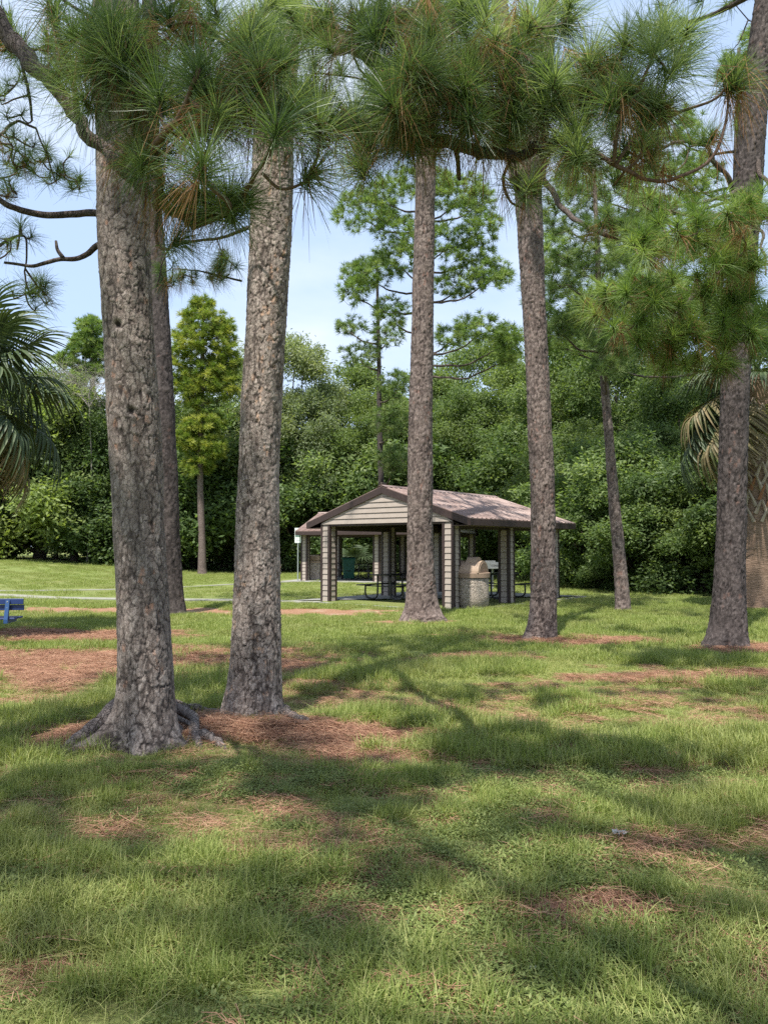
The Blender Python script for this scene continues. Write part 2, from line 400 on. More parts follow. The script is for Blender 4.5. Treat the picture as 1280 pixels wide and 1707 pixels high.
M['concrete'] = mat_simple('concrete', (.30, .295, .27), (.20, .197, .185), 3, .85, .004, coord='Position')
M['path'] = mat_simple('worn_path', (.27, .26, .22), (.18, .18, .14), 4, .9, .004, coord='Position')
def path_strip(name, pts, w, z=.02):
    P = spline([(p[0], p[1], 0) for p in pts], 60)
    T = np.gradient(P, axis=0); T /= np.linalg.norm(T, axis=1)[:, None]
    S = np.stack([-T[:, 1], T[:, 0], 0 * T[:, 0]], 1) * w / 2
    V = np.vstack([P + S, P - S, P + S, P - S]); zz = hgt(P[:, 0], P[:, 1]); m = len(P)
    V[:, 2] = np.concatenate([np.maximum(zz, hgt(*(P + S)[:, :2].T)) + z, np.maximum(zz, hgt(*(P - S)[:, :2].T)) + z, zz - .1, zz - .1])
    i = np.arange(m - 1)
    Q = np.vstack([np.stack([i, i + m, i + m + 1, i + 1], 1), np.stack([i, i + 1, i + 2 * m + 1, i + 2 * m], 1), np.stack([i + m, i + 3 * m, i + 3 * m + 1, i + m + 1], 1)])
    return part(name, mesh_np(name, V, Q, M['path']), kind='structure')
g1 = [G(x, y)[:2] for x, y in ((-500, 984), (-120, 990), (100, 997), (300, 1000), (420, 1001), (470, 1003))]
path_strip('path', [(-30, 26), *g1[1:], (-1.9, 22.3)], .7)
path_strip('path', [(-34, 30), (-18, 27.8), (-10, 29.0), (-6, 33.6), (-3.2, 36.5)], .4)
path_strip('path', [(1.5, 41.5), (4, 43.0), (9, 43.4), (16, 41.5), (22, 38)], 1.0)

# ------------------------------------------------------------------ pavilion
M['trim'] = mat_simple('brown_painted_trim', (.040, .026, .024), (.055, .037, .034), 12, .55, .001)
M['siding'] = mat_simple('tan_painted_siding', (.38, .325, .28), (.33, .28, .24), 5, .6, .001)
M['soffit'] = mat_simple('brown_soffit', (.10, .07, .06), (.13, .09, .08), 9, .7)
def mat_roof():
    m, nt, n, l, b = newmat('faded_red_metal_roof')
    f = noise(nt, 1.3, 5, .6, sc=(3.2, .5, 1)); f2 = noise(nt, 9, 5, .7, sc=(2, .35, 1)); f3 = noise(nt, .5, 3, .5)
    c = ramp(nt, f, [(.3, (.10, .058, .046)), (.5, (.20, .13, .108)), (.68, (.31, .235, .205))])
    c = mixc(nt, ramp(nt, f2, [(.45, (0, 0, 0)), (.75, (.6,) * 3)]), c, (.13, .075, .065))
    c = mixc(nt, ramp(nt, f3, [(.4, (0, 0, 0)), (.7, (.5,) * 3)]), c, (.30, .225, .20))
    l.new(c, b.inputs['Base Color']); b.inputs['Roughness'].default_value = .42; b.inputs['Metallic'].default_value = .1
    return m
M['roof'] = mat_roof()

def pavilion(loc, rz, label, full=True, LC=5.67):
    WC, WR, ZR, ZE, ZC, O = 4.39, 5.86, 3.27, 2.31, 2.25, .22
    t = thing('picnic_pavilion', label, 'pavilion', loc, rz)
    y0, y1 = -O, LC + O
    b = MB(); b.box((-WC / 2 - .75, -.75, -.08), (WC / 2 + .75, LC + .9, .03), .01); b.build('slab', M['concrete'], t)
    # columns: core, four corner trims, siding planks
    cw, cd = .36, .33
    hx, hy = cw / 2, cd / 2
    core = MB().box((-hx + .02, -hy + .02, 0), (hx - .02, hy - .02, ZC)).mesh('column', M['soffit'])
    tw = .085
    tm = MB().box((0, 0, 0), (tw, tw, ZC + .02), .004).mesh('corner_trim', M['trim'])
    np_ = 14; ph = ZC / np_
    def plank_mesh(w, h=ph):
        # lap board: bottom edge proud
        return MB().prism([(0.010, 0), (-.014, .002), (-.014, .012), (0.0, h - .011), (.010, h - .011)], 0, -w / 2, w / 2).mesh('plank', M['siding'])
    pf = plank_mesh(cw - 2 * tw + .01); ps = plank_mesh(cd - 2 * tw + .01)
    for ci, (u, v) in enumerate([(-1, 0), (1, 0), (1, .5), (-1, .5), (1, 1), (-1, 1)]):
        c = part('column', core, t); c.location = (u * WC / 2, v * LC, 0)
        for sx, sy in ((-1, -1), (1, -1), (1, 1), (-1, 1)):
            q = part('corner_trim', tm, c)
            q.location = (-hx - .004 if sx < 0 else hx + .004 - tw, -hy - .004 if sy < 0 else hy + .004 - tw, 0)
        if full and ci < 4:
            for k in range(np_):
                for (me, x, y, r_) in ((pf, 0, -hy + .012, 0), (ps, hx - .012, 0, 90), (pf, 0, hy - .012, 180), (ps, -hx + .012, 0, 270)):
                    q = part('plank', me, c); q.location = (x, y, k * ph); q.rotation_euler = (0, 0, R(r_))
        else:
            b = MB()
            for k in range(np_):
                a0 = np.array([(0.010, 0), (-.014, .002), (-.014, .012), (0.0, ph - .011), (.010, ph - .011)])
                for sgn in (-1, 1):
                    b.prism([(sgn * (hy - .012 - p[0]), k * ph + p[1]) for p in a0], 0, -(cw / 2 - tw + .005), cw / 2 - tw + .005)
                    b.prism([(sgn * (hx - .012 - p[0]), k * ph + p[1]) for p in a0], 1, -(cd / 2 - tw + .005), cd / 2 - tw + .005)
            o = b.build('siding', M['siding'], c); o['kind'] = 'stuff'
    # beams
    for u in (-1, 1):
        MB().box((u * WC / 2 - .12, .18, ZC - .16), (u * WC / 2 + .12, LC - .18, ZC + .10), .006).build('beam', M['trim'], t)
    for v in (0, 1):
        MB().box((-WC / 2 - .1, v * LC - .15, ZC - .04), (WC / 2 + .1, v * LC + .15, ZC + .02), .006).build('beam', M['trim'], t)
    # gable walls of lap boards
    sl = (ZR - ZE) / (WR / 2)
    for v in (0, 1):
        sgn = -1 if v == 0 else 1
        yf = v * LC + sgn * .15
        b = MB(); zc0 = ZC + .02
        def half(z): return max(.02, min(WC / 2 + .16, (ZR - .16 - z) / sl))
        b.prism([(-half(zc0), zc0), (half(zc0), zc0), (half(zc0), ZR - .16 - sl * half(zc0)), (0, ZR - .16), (-half(zc0), ZR - .16 - sl * half(zc0))], 1, yf - .01, yf + .01)
        gw = b.build('gable_wall', M['soffit'], t)
        z = zc0; h = .148
        while z < ZR - .22:
            z1 = min(z + h, ZR - .17)
            w0, w1 = half(z), half(z1)
            y_a, y_b = yf + sgn * .012, yf + sgn * .036
            V = [[-w0, y_a, z], [w0, y_a, z], [w0, y_b, z], [-w0, y_b, z], [-w1, y_a, z1 - .011], [w1, y_a, z1 - .011], [w1, yf + sgn * .017, z1 - .011], [-w1, yf + sgn * .017, z1 - .011]]
            Q = [[0, 3, 2, 1], [4, 5, 6, 7], [0, 1, 5, 4], [1, 2, 6, 5], [2, 3, 7, 6], [3, 0, 4, 7]]
            MB().add(V, Q).build('plank', M['siding'], gw)
            z += h
    # roof panels: ribbed sheet, seven a side
    npan = 7; pw = (y1 - y0) / npan
    for s in (-1, 1):
        for k in range(npan):
            prof = []
            nr = 4; rw = pw / nr
            for q in range(nr):
                a = k * pw + y0 + q * rw
                prof += [(a + .004 * (q == 0), 0), (a + rw * .32, 0), (a + rw * .40, .022), (a + rw * .60, .022), (a + rw * .68, 0)]
            prof.append((y0 + (k + 1) * pw - .004, 0))
            n = len(prof); V = []
            for (xx, zz) in ((0.0, ZR), (s * WR / 2, ZE)):
                V += [[xx, p, zz + .035 + q_] for p, q_ in prof]
            for (xx, zz) in ((0.0, ZR), (s * WR / 2, ZE)):
                V += [[xx, p, zz + .015] for p, q_ in prof]
            Q = [[i, i + 1, n + i + 1, n + i] for i in range(n - 1)] + [[2 * n + i, 3 * n + i, 3 * n + i + 1, 2 * n + i + 1] for i in range(n - 1)]
            Q += [[n + i, n + i + 1, 3 * n + i + 1, 3 * n + i] for i in range(n - 1)] + [[0, n, 3 * n, 2 * n], [n - 1, 3 * n - 1, 4 * n - 1, 2 * n - 1]]
            MB().add(V, Q).build('roof_panel', M['roof'], t)
        # deck under the panels, eave fascia, rake fascias
        MB().prism([(0.002 * s, ZR + .012), (s * (WR / 2 - .03), ZE + .012 + sl * .03), (s * (WR / 2 - .03), ZE - .03 + sl * .03), (0.002 * s, ZR - .03)], 1, y0 + .03, y1 - .03).build('roof_deck', M['soffit'], t)
        MB().box((s * WR / 2 - .028 if s > 0 else -WR / 2 - .002, y0 + .002, ZE - .15), (s * WR / 2 + .002 if s > 0 else -WR / 2 + .028, y1 - .002, ZE + .012), .003).build('fascia', M['trim'], t)
        MB().prism([(s * (WC / 2 + .12), ZE - .14), (s * (WR / 2 - .032), ZE - .14), (s * (WR / 2 - .032), ZE - .155), (s * (WC / 2 + .12), ZE - .155)], 1, y0 + .04, y1 - .04).build('soffit', M['soffit'], t)
        for (ya, yb) in ((y0, y0 + .03), (y1 - .03, y1)):
            MB().prism([(s * .003, ZR + .012), (s * (WR / 2 - .03), ZE + .012 + sl * .03), (s * (WR / 2 - .03), ZE - .17 + sl * .03), (s * .003, ZR - .17)], 1, ya, yb).build('fascia', M['trim'], t)
    MB().prism([(-.16, ZR + .005), (0, ZR + .075), (.16, ZR + .005), (0, ZR + .055)], 1, y0 - .01, y1 + .01).build('ridge_cap', M['roof'], t)
    return t
TH = R(39.2)
PV = pavilion((.063, 21.577, 0), -TH, 'tan and brown open picnic pavilion with faded red metal gable roof, nearer of the two')
pavilion((3.74, 36.3, 0), R(73), 'farther tan and brown picnic pavilion half hidden behind the nearer one', full=False, LC=7.1)

# ------------------------------------------------------------------ picnic tables
M['black_metal'] = mat_simple('black_coated_metal', (.018, .018, .02), (.03, .03, .032), 20, .4, 0, .5)
def picnic_table(loc, rz, label, group):
    t = thing('picnic_table', label, 'picnic table', loc, rz, group)
    def slab(w0, w1, z, name, y0):
        b = MB(); b.box((-.92, y0 + w0, z - .03), (.92, y0 + w1, z), .012); return b.build(name, M['black_metal'], t)
    slab(-.37, .37, .76, 'tabletop', 0)
    slab(-.13, .13, .45, 'bench_seat', -.70); slab(-.13, .13, .45, 'bench_seat', .70)
    for sx in (-.6, .6):
        b = MB()
        for s in (-1, 1):
            P = spline([(sx, s * .72, .43), (sx, s * .72, .16), (sx, s * .62, .05), (sx, s * .40, .035), (sx, s * .27, .10), (sx, s * .24, .3), (sx, s * .24, .73)], 26)
            b.tube(P, .028, 8)
        b.tube([(sx, -.74, .405), (sx, .74, .405)], .02, 8)
        b.build('leg_frame', M['black_metal'], t, smooth=True)
    return t
def pvpt(u, v):  # pavilion-local to world
    c, s = math.cos(-TH), math.sin(-TH)
    return (.063 + u * c - v * s, 21.577 + u * s + v * c, .03)
picnic_table(pvpt(-.9, 1.6), -TH + R(90), 'black metal picnic table in the nearer pavilion, beside the middle pine trunk', 'black picnic tables')
picnic_table(pvpt(1.15, 3.9), -TH + R(90), 'black metal picnic table in the nearer pavilion, right of the round concrete bin', 'black picnic tables')
picnic_table((-.75, 37.6, .03), R(66), 'black metal picnic table in the farther pavilion, next to the green bin', 'black picnic tables')
picnic_table((-2.2, 39.3, .03), R(70), 'black metal picnic table in the farther pavilion, behind the green bin', 'black picnic tables')
picnic_table((1.9, 36.9, .03), R(73), 'black metal picnic table in the farther pavilion, deep in its right half', 'black picnic tables')

# ------------------------------------------------------------------ bins
def mat_agg(name, k=1.):
    m, nt, n, l, b = newmat(name)
    v = N(nt, 'ShaderNodeTexVoronoi'); v.inputs['Scale'].default_value = 55 * k
    tcn = n.new('ShaderNodeTexCoord'); l.new(tcn.outputs['Object'], v.inputs['Vector'])
    sp = n.new('ShaderNodeSeparateColor'); l.new(v.outputs['Color'], sp.inputs[0])
    c = ramp(nt, sp.outputs[0], [(0, (.14, .115, .095)), (.35, (.31, .25, .20)), (.7, (.44, .37, .30)), (1, (.60, .52, .43))])
    c = mixc(nt, ramp(nt, v.outputs['Distance'], [(.35, (0, 0, 0)), (.75, (.6,) * 3)]), c, (.3, .26, .23))
    l.new(c, b.inputs['Base Color']); b.inputs['Roughness'].default_value = .8
    bump(nt, b, ramp(nt, v.outputs['Distance'], [(.2, (1, 1, 1)), (.8, (0, 0, 0))]), .012)
    return m
M['aggregate'] = mat_agg('exposed_aggregate')
M['tan_plastic'] = mat_simple('tan_plastic', (.34, .245, .175), (.39, .29, .215), 3, .5)
M['brown_plastic'] = mat_simple('brown_plastic', (.22, .155, .11), (.26, .185, .135), 3, .5)
M['dark_hole'] = mat_simple('dark_opening', (.02, .017, .015), (.03, .025, .02), 5, .9)
bn = G(788, 1011)
t = thing('concrete_litter_bin', 'round pebbled concrete litter bin with tan domed lid by the pavilion column', 'litter bin', (2.34, 20.35, .0), R(-28)); t.scale = (1.1, 1.1, 1.04)
MB().lathe([(0, 0), (.33, 0), (.345, .03), (.34, .05), (.375, .09), (.385, .3), (.385, .70), (.38, .765), (0, .765)], 48).build('body', M['aggregate'], t, True)
MB().lathe([(0, .767), (.40, .767), (.412, .775), (.412, .885), (.40, .897), (0, .897)], 48).build('lid_band', M['brown_plastic'], t)
# barrel-vault dome: axis along local x
b = MB(); L0, L1, rr = -.29, .27, .335
prof = [(rr * math.cos(a), .898 + .30 * math.sin(a)) for a in np.linspace(0, math.pi, 22)]
b.prism(prof, 0, L0, L1); dome = b.build('lid_dome', M['tan_plastic'], t)
b = MB(); prof = [(.19 * math.cos(a), 1.13 + .16 * math.sin(a)) for a in np.linspace(0, math.pi, 16)]
b.prism(prof, 0, -.10, .16); b.build('lid_hood', M['tan_plastic'], t)
b = MB(); prof = [(rr * .82 * math.cos(a), .91 + .24 * math.sin(a)) for a in np.linspace(0, math.pi, 16)]
b.prism(prof, 0, L1 + .001, L1 + .012); b.build('flap', M['brown_plastic'], dome)
b2 = thing('square_litter_bin', 'square pale concrete litter bin with tan top at the left end of the farther pavilion', 'litter bin', (-3.28, 36.9, .03), R(-12))
MB().box((-.31, -.31, 0), (.31, .31, .82), .02).build('body', mat_agg('pale_aggregate', .6), b2)
MB().box((-.33, -.33, .822), (.33, .33, .90), .015).build('lid_base', M['tan_plastic'], b2)
h = MB().box((-.29, -.29, .902), (.29, .29, 1.2), .05).build('hood', M['tan_plastic'], b2)
MB().box((-.2, -.299, .97), (.2, -.291, 1.13), .0).build('flap', M['brown_plastic'], h)
M['green_plastic'] = mat_simple('green_plastic', (.012, .075, .055), (.02, .10, .075), 4, .45)
M['rubber'] = mat_simple('rubber', (.02, .02, .02), (.03, .03, .03), 9, .8)
b3 = thing('wheeled_bin', 'dark green wheeled bin in the farther pavilion', 'wheeled bin', (-1.72, 37.4, .03), R(8))
V = []
for (hw, hd, z) in ((.24, .27, .06), (.29, .35, .98)): V += [[-hw, -hd, z], [hw, -hd, z], [hw, hd, z], [-hw, hd, z]]
MB().add(V, [[0, 3, 2, 1], [4, 5, 6, 7], [0, 1, 5, 4], [1, 2, 6, 5], [2, 3, 7, 6], [3, 0, 4, 7]]).build('body', M['green_plastic'], b3)
MB().prism([(-.38, .985), (-.36, 1.03), (0, 1.09), (.33, 1.06), (.40, .985)], 0, -.31, .31).build('lid', M['green_plastic'], b3)
for s in (-1, 1): MB().tube([(s * .25, .27, .11), (s * .31, .27, .11)], .11, 16).build('wheel', M['rubber'], b3)
M['grey_metal'] = mat_simple('grey_metal', (.32, .33, .33), (.22, .23, .23), 9, .5, 0, .5, .3)
g = thing('park_grill', 'grey pedestal grill on a post beyond the pavilion, right of the concrete bin', 'grill', (4.15, 29.5, 0), R(20))
MB().tube([(0, 0, -.1), (0, 0, .78)], .04, 10).build('post', M['grey_metal'], g)
b = MB(); b.box((-.22, -.2, .78), (.22, .2, .81)); b.box((-.22, .18, .81), (.22, .2, 1.08)); b.box((-.22, -.2, .81), (-.2, .18, 1.02)); b.box((.2, -.2, .81), (.22, .18, 1.02))
b.build('firebox', M['grey_metal'], g)
b = MB()
for k in range(9): b.tube([(-.18 + k * .045, -.2, .95), (-.18 + k * .045, .18, .95)], .006, 5)
b.build('grate', M['grey_metal'], g)

# ------------------------------------------------------------------ sign
M['sign_white'] = mat_simple('sign_white', (.72, .77, .74), (.66, .71, .68), 4, .45)
M['sign_green'] = mat_simple('sign_green', (.10, .17, .15), (.12, .2, .17), 4, .5)
M['sign_grey'] = mat_simple('sign_grey_green', (.30, .36, .34), (.34, .4, .38), 4, .5)
M['galv'] = mat_simple('galvanised_steel', (.34, .38, .37), (.27, .31, .3), 15, .45, 0, .5, .3)
s0 = G(496.5, 969)
t = thing('notice_sign', 'small white notice sign with green print on a grey post left of the pavilions', 'sign', (s0[0], s0[1], 0), R(-6))
MB().tube([(0, .02, -.2), (0, .02, 2.46)], .03, 10).build('post', M['galv'], t)
MB().box((-.155, -.012, 1.80), (.155, -.006, 2.50)).build('sign_plate', M['sign_white'], t)
for zz_, hh_, segs_ in ((2.385, .035, (-.12, -.05, -.04, .02, .03, .12)), (2.285, .03, (-.08, -.01, .0, .085)), (1.905, .028, (-.07, -.02, -.01, .04, .05, .09))):
    mb_ = MB()
    for q_ in range(0, len(segs_), 2): mb_.box((segs_[q_], -.0155, zz_ - hh_ / 2), (segs_[q_ + 1], -.0125, zz_ + hh_ / 2))
    mb_.build('sign_print', M['sign_grey'], t)
MB().box((-.125, -.0165, 2.075), (.125, -.0125, 2.185)).build('sign_band', M['sign_green'], t)

# ------------------------------------------------------------------ blue bench
M['blue'] = mat_simple('blue_boards', (.010, .028, .11), (.014, .036, .14), 6, .45, 0, .5)
M['blue_metal'] = mat_simple('blue_metal', (.015, .055, .15), (.02, .065, .18), 6, .4, 0, .5)
M['bolt'] = mat_simple('bright_bolt', (.6, .62, .64), (.5, .52, .55), 6, .3, 0, .5, .8)
e = W(39, 1000, 12.1)
BENCH_LEGS = (-.55, .05)
t = thing('park_bench', 'dark blue park bench seen from behind at the left edge', 'bench', (e[0] - 1.0, e[1] - .10, 0), R(6))
zt = W(39, 999, 12.1)[2]
for k, (z0, z1) in enumerate(((zt - .185, zt - .10), (zt - .09, zt))):
    MB().box((-.9, .20 - k * .03, z0), (.95, .225 - k * .03, z1), .006).build('backrest_board', M['blue'], t)
for k in range(3):
    MB().box((-.93, .14 + k * .13 - .02, .455), (.84, .14 + k * .13 + .095, .485), .006).build('seat_board', M['blue'], t)
for x in BENCH_LEGS:
    MB().box((x - .03, .14, .405), (x + .03, .48, .452)).box((x - .03, .15, 0), (x + .03, .20, .403)).box((x - .03, .42, 0), (x + .03, .47, .403)).build('leg_frame', M['blue_metal'], t)
for x in (-.62, .72):
    b = MB(); b.prism([(.165, zt - .02), (.145, zt - .02), (.075, .46), (.075, .40), (.13, .40), (.13, .45)], 0, x - .03, x + .03)
    b.box((x - .028, .132, .40), (x + .028, .47, .453))
    b = b.build('bench_support', M['blue_metal'], t)
    for zz, yy in ((zt - .045, .138), (zt - .145, .125)):
        MB().tube([(x, yy + .005, zz), (x, yy - .008, zz)], .011, 10).build('bolt', M['bolt'], b)

# ------------------------------------------------------------------ pines
def trunk_mesh(name, pts, radii, mat, cell=(.045, .075), res=.012, dv=.014, depth=.012, lobes=(), flake=0., knots=(), seed=0, disp=True):
    """pts: centre line from the ground up; radii at those points; lobes: (angle, amount, width, decay height)"""
    pts = np.asarray(pts, float); L = np.linalg.norm(np.diff(pts, axis=0), axis=1).sum()
    nv = max(8, int(L / dv))
    s0 = np.concatenate([[0], np.cumsum(np.linalg.norm(np.diff(pts, axis=0), axis=1))])
    sv = np.linspace(0, 1, nv) * L
    tpar = np.interp(sv, s0, np.arange(len(pts))); P = spline(pts, nv, tpar)
    rad = np.interp(sv, s0, radii)
    rm = float(np.mean(radii)); nu = max(10, int(2 * math.pi * rm / res))
    th = np.linspace(0, 2 * math.pi, nu, endpoint=False)
    TH_, S = np.meshgrid(th, sv); RR = np.repeat(rad[:, None], nu, 1).copy()
    zz = np.repeat((P[:, 2])[:, None], nu, 1)
    zc = np.maximum(zz, 0)
    RR *= 1 + .16 * np.exp(-zc / .35)
    for a, am, w, dh in lobes:
        d = (TH_ - a + math.pi) % (2 * math.pi) - math.pi
        RR *= 1 + am * np.exp(-(d / w) ** 2) * np.exp(-zc / dh)
    cx_, sx_ = np.cos(TH_), np.sin(TH_)
    RR *= 1 + .09 * (fbm(cx_ * 1.3 + seed, sx_ * 1.3, S * 1.6, 3, seed) - .5) * 2
    crack = np.ones_like(RR); plate = np.zeros_like(RR); rust_ = np.zeros_like(RR)
    if disp:
        cu_, su_ = cx_ * rm, sx_ * rm
        def cells(cw, ch, wamp, sd, jit=.42):
            nc = max(5, int(2 * math.pi * rm / cw))
            uw = (fbm(cu_ / cw * .6, su_ / cw * .6, S / ch * .6, 3, sd + 3) - .5) * wamp + (fbm(cu_ / cw * 3, su_ / cw * 3, S / ch * 3, 2, sd + 4) - .5) * .6
            vw = (fbm(cu_ / cw * .6 + 9, su_ / cw * .6, S / ch * .6, 3, sd + 5) - .5) * wamp + (fbm(cu_ / cw * 3 + 5, su_ / cw * 3, S / ch * 3, 2, sd + 6) - .5) * .6
            u = TH_ / (2 * math.pi) * nc + uw; v = S / ch + vw
            iu, iv = np.floor(u).astype(int), np.floor(v).astype(int)
            F1 = np.full(u.shape, 9.); F2 = np.full(u.shape, 9.); ID = np.zeros(u.shape); SV = np.zeros(u.shape); SU = np.zeros(u.shape)
            for a in (-1, 0, 1):
                for b_ in (-1, 0, 1):
                    ju, jv = iu + a, iv + b_; jm = ju % nc
                    su = ju + .5 + jit * 2 * (_h(jm, jv, jm * 0, sd) - .5); sv_ = jv + .5 + jit * 2 * (_h(jm, jv, jm * 0, sd + 1) - .5)
                    du, dv_ = np.abs(u - su), np.abs(v - sv_)
                    d = (du ** 2.6 + dv_ ** 2.6) ** (1 / 2.6)
                    r_ = _h(jm, jv, jm * 0, sd + 2)
                    nw = d < F1
                    F2 = np.where(nw, F1, np.minimum(F2, d)); ID = np.where(nw, r_, ID); SV = np.where(nw, v - sv_, SV); SU = np.where(nw, u - su, SU); F1 = np.where(nw, d, F1)
            return F2 - F1, ID, SU, SV
        eA, IDA, SUA, SVA = cells(cell[0] * 1.45, cell[1] * 2.4, 1.3, seed)
        eB, IDB, SUB, SVB = cells(cell[0] * .72, cell[1] * .85, 1.5, seed + 40)
        big = sstep(.35, .62, fbm(cx_ * 1.8, sx_ * 1.8, S * 1.3, 3, seed + 11))
        low = np.exp(-zc / .5)
        crA = sstep(.02, .13, eA); crB = sstep(.0, .14, eB)
        Ff = np.abs(fbm(cu_ * 9, su_ * 9, S * 2.6, 4, seed + 61) - .5)
        fis = sstep(.004, .030, Ff)
        big = sstep(.3, .6, fbm(cx_ * 1.8, sx_ * 1.8, S * 1.3, 3, seed + 11))
        crA = 1 - (1 - crA) * (.45 + .55 * big)
        crack = np.clip(crA * (.25 + .75 * fis) * (1 - (1 - crB) * .35), 0, 1)
        plate = (IDA * .45 + IDB * .55)
        fine = fbm(cu_ * 60, su_ * 60, S * 40, 3, seed + 21) - .5
        up_ = np.clip(.5 - SVB, 0, 1)
        RR += depth * .7 * (crA - 1) + depth * .6 * (fis - 1) + depth * .45 * (IDA - .5) + depth * .45 * (IDB - .5) * crA + depth * .25 * (crB - 1) + fine * depth * .35
        rmask = (IDB > (.78 if seed == 23 else .88)) * sstep(.5, .60, fbm(cx_ * 2.5, sx_ * 2.5, S * 2.2, 3, seed + 31)) * sstep(.05, .16, eB)
        RR -= rmask * depth * .5
        rust_ = rmask * (.6 + .8 * fine)
        if flake: RR += flake * (up_ ** 2 - .3) * (IDB > .35) * 1.3 * crB + flake * crB * SUB * (IDB - .5) * 1.6
        for ka, kh, kr in knots:
            d = (TH_ - ka + math.pi) % (2 * math.pi) - math.pi
            q = np.sqrt((d * rad[:, None] / kr) ** 2 + ((S - kh) / kr) ** 2)
            RR += .005 * np.exp(-((q - 1.2) / .5) ** 2) - .03 * np.exp(-(q / .55) ** 2)
            crack = np.where(q < .5, 0, crack)
    V = P[:, None, :] + np.stack([RR * cx_, RR * sx_, RR * 0], -1)
    i = np.arange(nv - 1)[:, None] * nu; j = np.arange(nu)[None, :]
    Q = np.stack([i + j, i + (j + 1) % nu, i + nu + (j + 1) % nu, i + nu + j], -1).reshape(-1, 4)
    return mesh_np(name, V.reshape(-1, 3), Q, mat, {'crack': crack.ravel(), 'plate': plate.ravel(), 'rust': rust_.ravel()}, smooth=True)

def unit(a): return a / (np.linalg.norm(a, axis=-1, keepdims=True) + 1e-9)

def tufts(P, D, L, n, w, droop=.25, spread=(.25, 1.35), tint=(.1, .9), stem=.35, segs=2, r=rng):
    """needle tufts: P (m,3) tips, D (m,3) directions, L (m,) needle lengths -> verts, quads, tint"""
    P = np.asarray(P, float); m = len(P); D = unit(np.asarray(D, float)); L = np.broadcast_to(np.asarray(L, float), (m,))
    k = m * n
    Pk = np.repeat(P, n, 0); Dk = np.repeat(D, n, 0); Lk = np.repeat(L, n) * r.uniform(.72, 1.08, k)
    a = r.normal(size=(k, 3)); a = unit(a - (a * Dk).sum(1, keepdims=True) * Dk)
    s = r.uniform(0, 1, k) ** 1.2                     # 0 at the tip, 1 down the twig
    ang = spread[0] + (spread[1] - spread[0]) * np.clip(.55 * s + .6 * r.uniform(0, 1, k), 0, 1)
    d0 = Dk * np.cos(ang)[:, None] + a * np.sin(ang)[:, None]
    base = Pk - Dk * (s * stem * Lk)[:, None]
    side = unit(np.cross(d0, r.normal(size=(k, 3))))
    tt = np.linspace(0, 1, segs + 1)
    rows = []
    for q, t_ in enumerate(tt):
        c = base + d0 * (Lk * t_)[:, None]
        c = c + np.array([0, 0, -1.]) * (droop * Lk * t_ ** 2 * r.uniform(.5, 1.3, k))[:, None] if q else c
        ww = w * (1 - .75 * t_ ** 1.5) * .5
        rows += [c - side * ww, c + side * ww]
    V = np.stack(rows, 1)                             # k, 2*(segs+1), 3
    nvp = 2 * (segs + 1)
    o = np.arange(k)[:, None] * nvp
    Q = np.concatenate([o + np.array([[2 * q, 2 * q + 1, 2 * q + 3, 2 * q + 2]]) for q in range(segs)], 0)
    tb = np.repeat(r.uniform(tint[0], tint[1], m), n) + r.normal(0, .16, k)
    return V.reshape(-1, 3), Q, np.repeat(np.clip(tb, 0, 1), nvp)

def grow(limbs, tips, ends, curve=.35, r0=.5, rmax=.03, sag=.2, r=rng):
    """attach every tip to the nearest wood already there; returns list of (path, radii)"""
    nodes = [p for l in limbs for p in l]; 
    nodes = np.array(nodes); out = []
    d = np.array([np.min(((nodes - t_) ** 2).sum(1)) for t_ in tips])
    for i in np.argsort(d):
        t_ = tips[i]; dd = np.sqrt(((nodes - t_) ** 2).sum(1)); up = np.maximum(0, nodes[:, 2] - t_[2])
        k = np.argmin(dd + up * .3 + (dd < .05) * 1); a = nodes[k]; L = np.linalg.norm(t_ - a)
        e = unit(ends[i][None])[0]
        mid = a + (t_ - a) * .45 + np.array([0, 0, -sag * L]) + r.normal(0, .05, 3) * L
        pre = t_ - e * L * .33
        P = spline([a, mid, pre, t_], 7)
        rad = np.linspace(min(rmax, r0 * .012 + .02 * L * .5), .0045 + .001 * L, 7)
        out.append((P, rad)); nodes = np.vstack([nodes, P[2:6]])
    return out

def blob_tips(blobs, r=rng, dens=False):
    """blobs: (px,py,rx,ry,D,dD,n) in the photo's measure, laid out at depth D"""
    T = []
    for (x, y, rx, ry, D, dD, n) in blobs:
        n = int(n * (dens or 1)); u = r.normal(size=(n, 3)); u = unit(u) * (r.uniform(.15, 1, (n, 1)) ** .5)
        for q in u: T.append(W(x + q[0] * rx, y + q[1] * ry, D + q[2] * dD))
    return np.array(T)

def needle_part(parent, groups, mat, name='needles'):
    Vs, Qs, Ts, o = [], [], [], 0
    for (V, Q, t_) in groups: Vs.append(V); Qs.append(Q + o); Ts.append(t_); o += len(V)
    return part(name, mesh_np(name, np.vstack(Vs), np.vstack(Qs), mat, {'tint': np.concatenate(Ts)}), parent, 'stuff')
def twig_part(parent, paths, mat, n=5, name='twigs'):
    V, Q = tube_arrays([p for p, _ in paths], [r_ for _, r_ in paths], n)
    return part(name, mesh_np(name, V, Q, mat, smooth=True), parent, 'stuff')
def limb_part(parent, pts, r0, r1, mat, m=40, name='branch'):
    P = spline(pts, m); L = np.linalg.norm(np.diff(P, axis=0), axis=1).sum()
    s = np.linspace(0, L, m)
    P = P + np.stack([(fbm(s * 3, s * 0 + k * 7.3 + P[0, 0], o=3) - .5) for k in range(3)], 1) * min(.16, .05 * L + .02)
    rad = np.linspace(r0, r1, m) * (1 + .3 * (fbm(s * 7, s * 0 + r0 * 90, o=3) - .5))
    b = MB().tube(P, rad, 12); part(name, b.mesh(name, mat, True), parent)
    return P

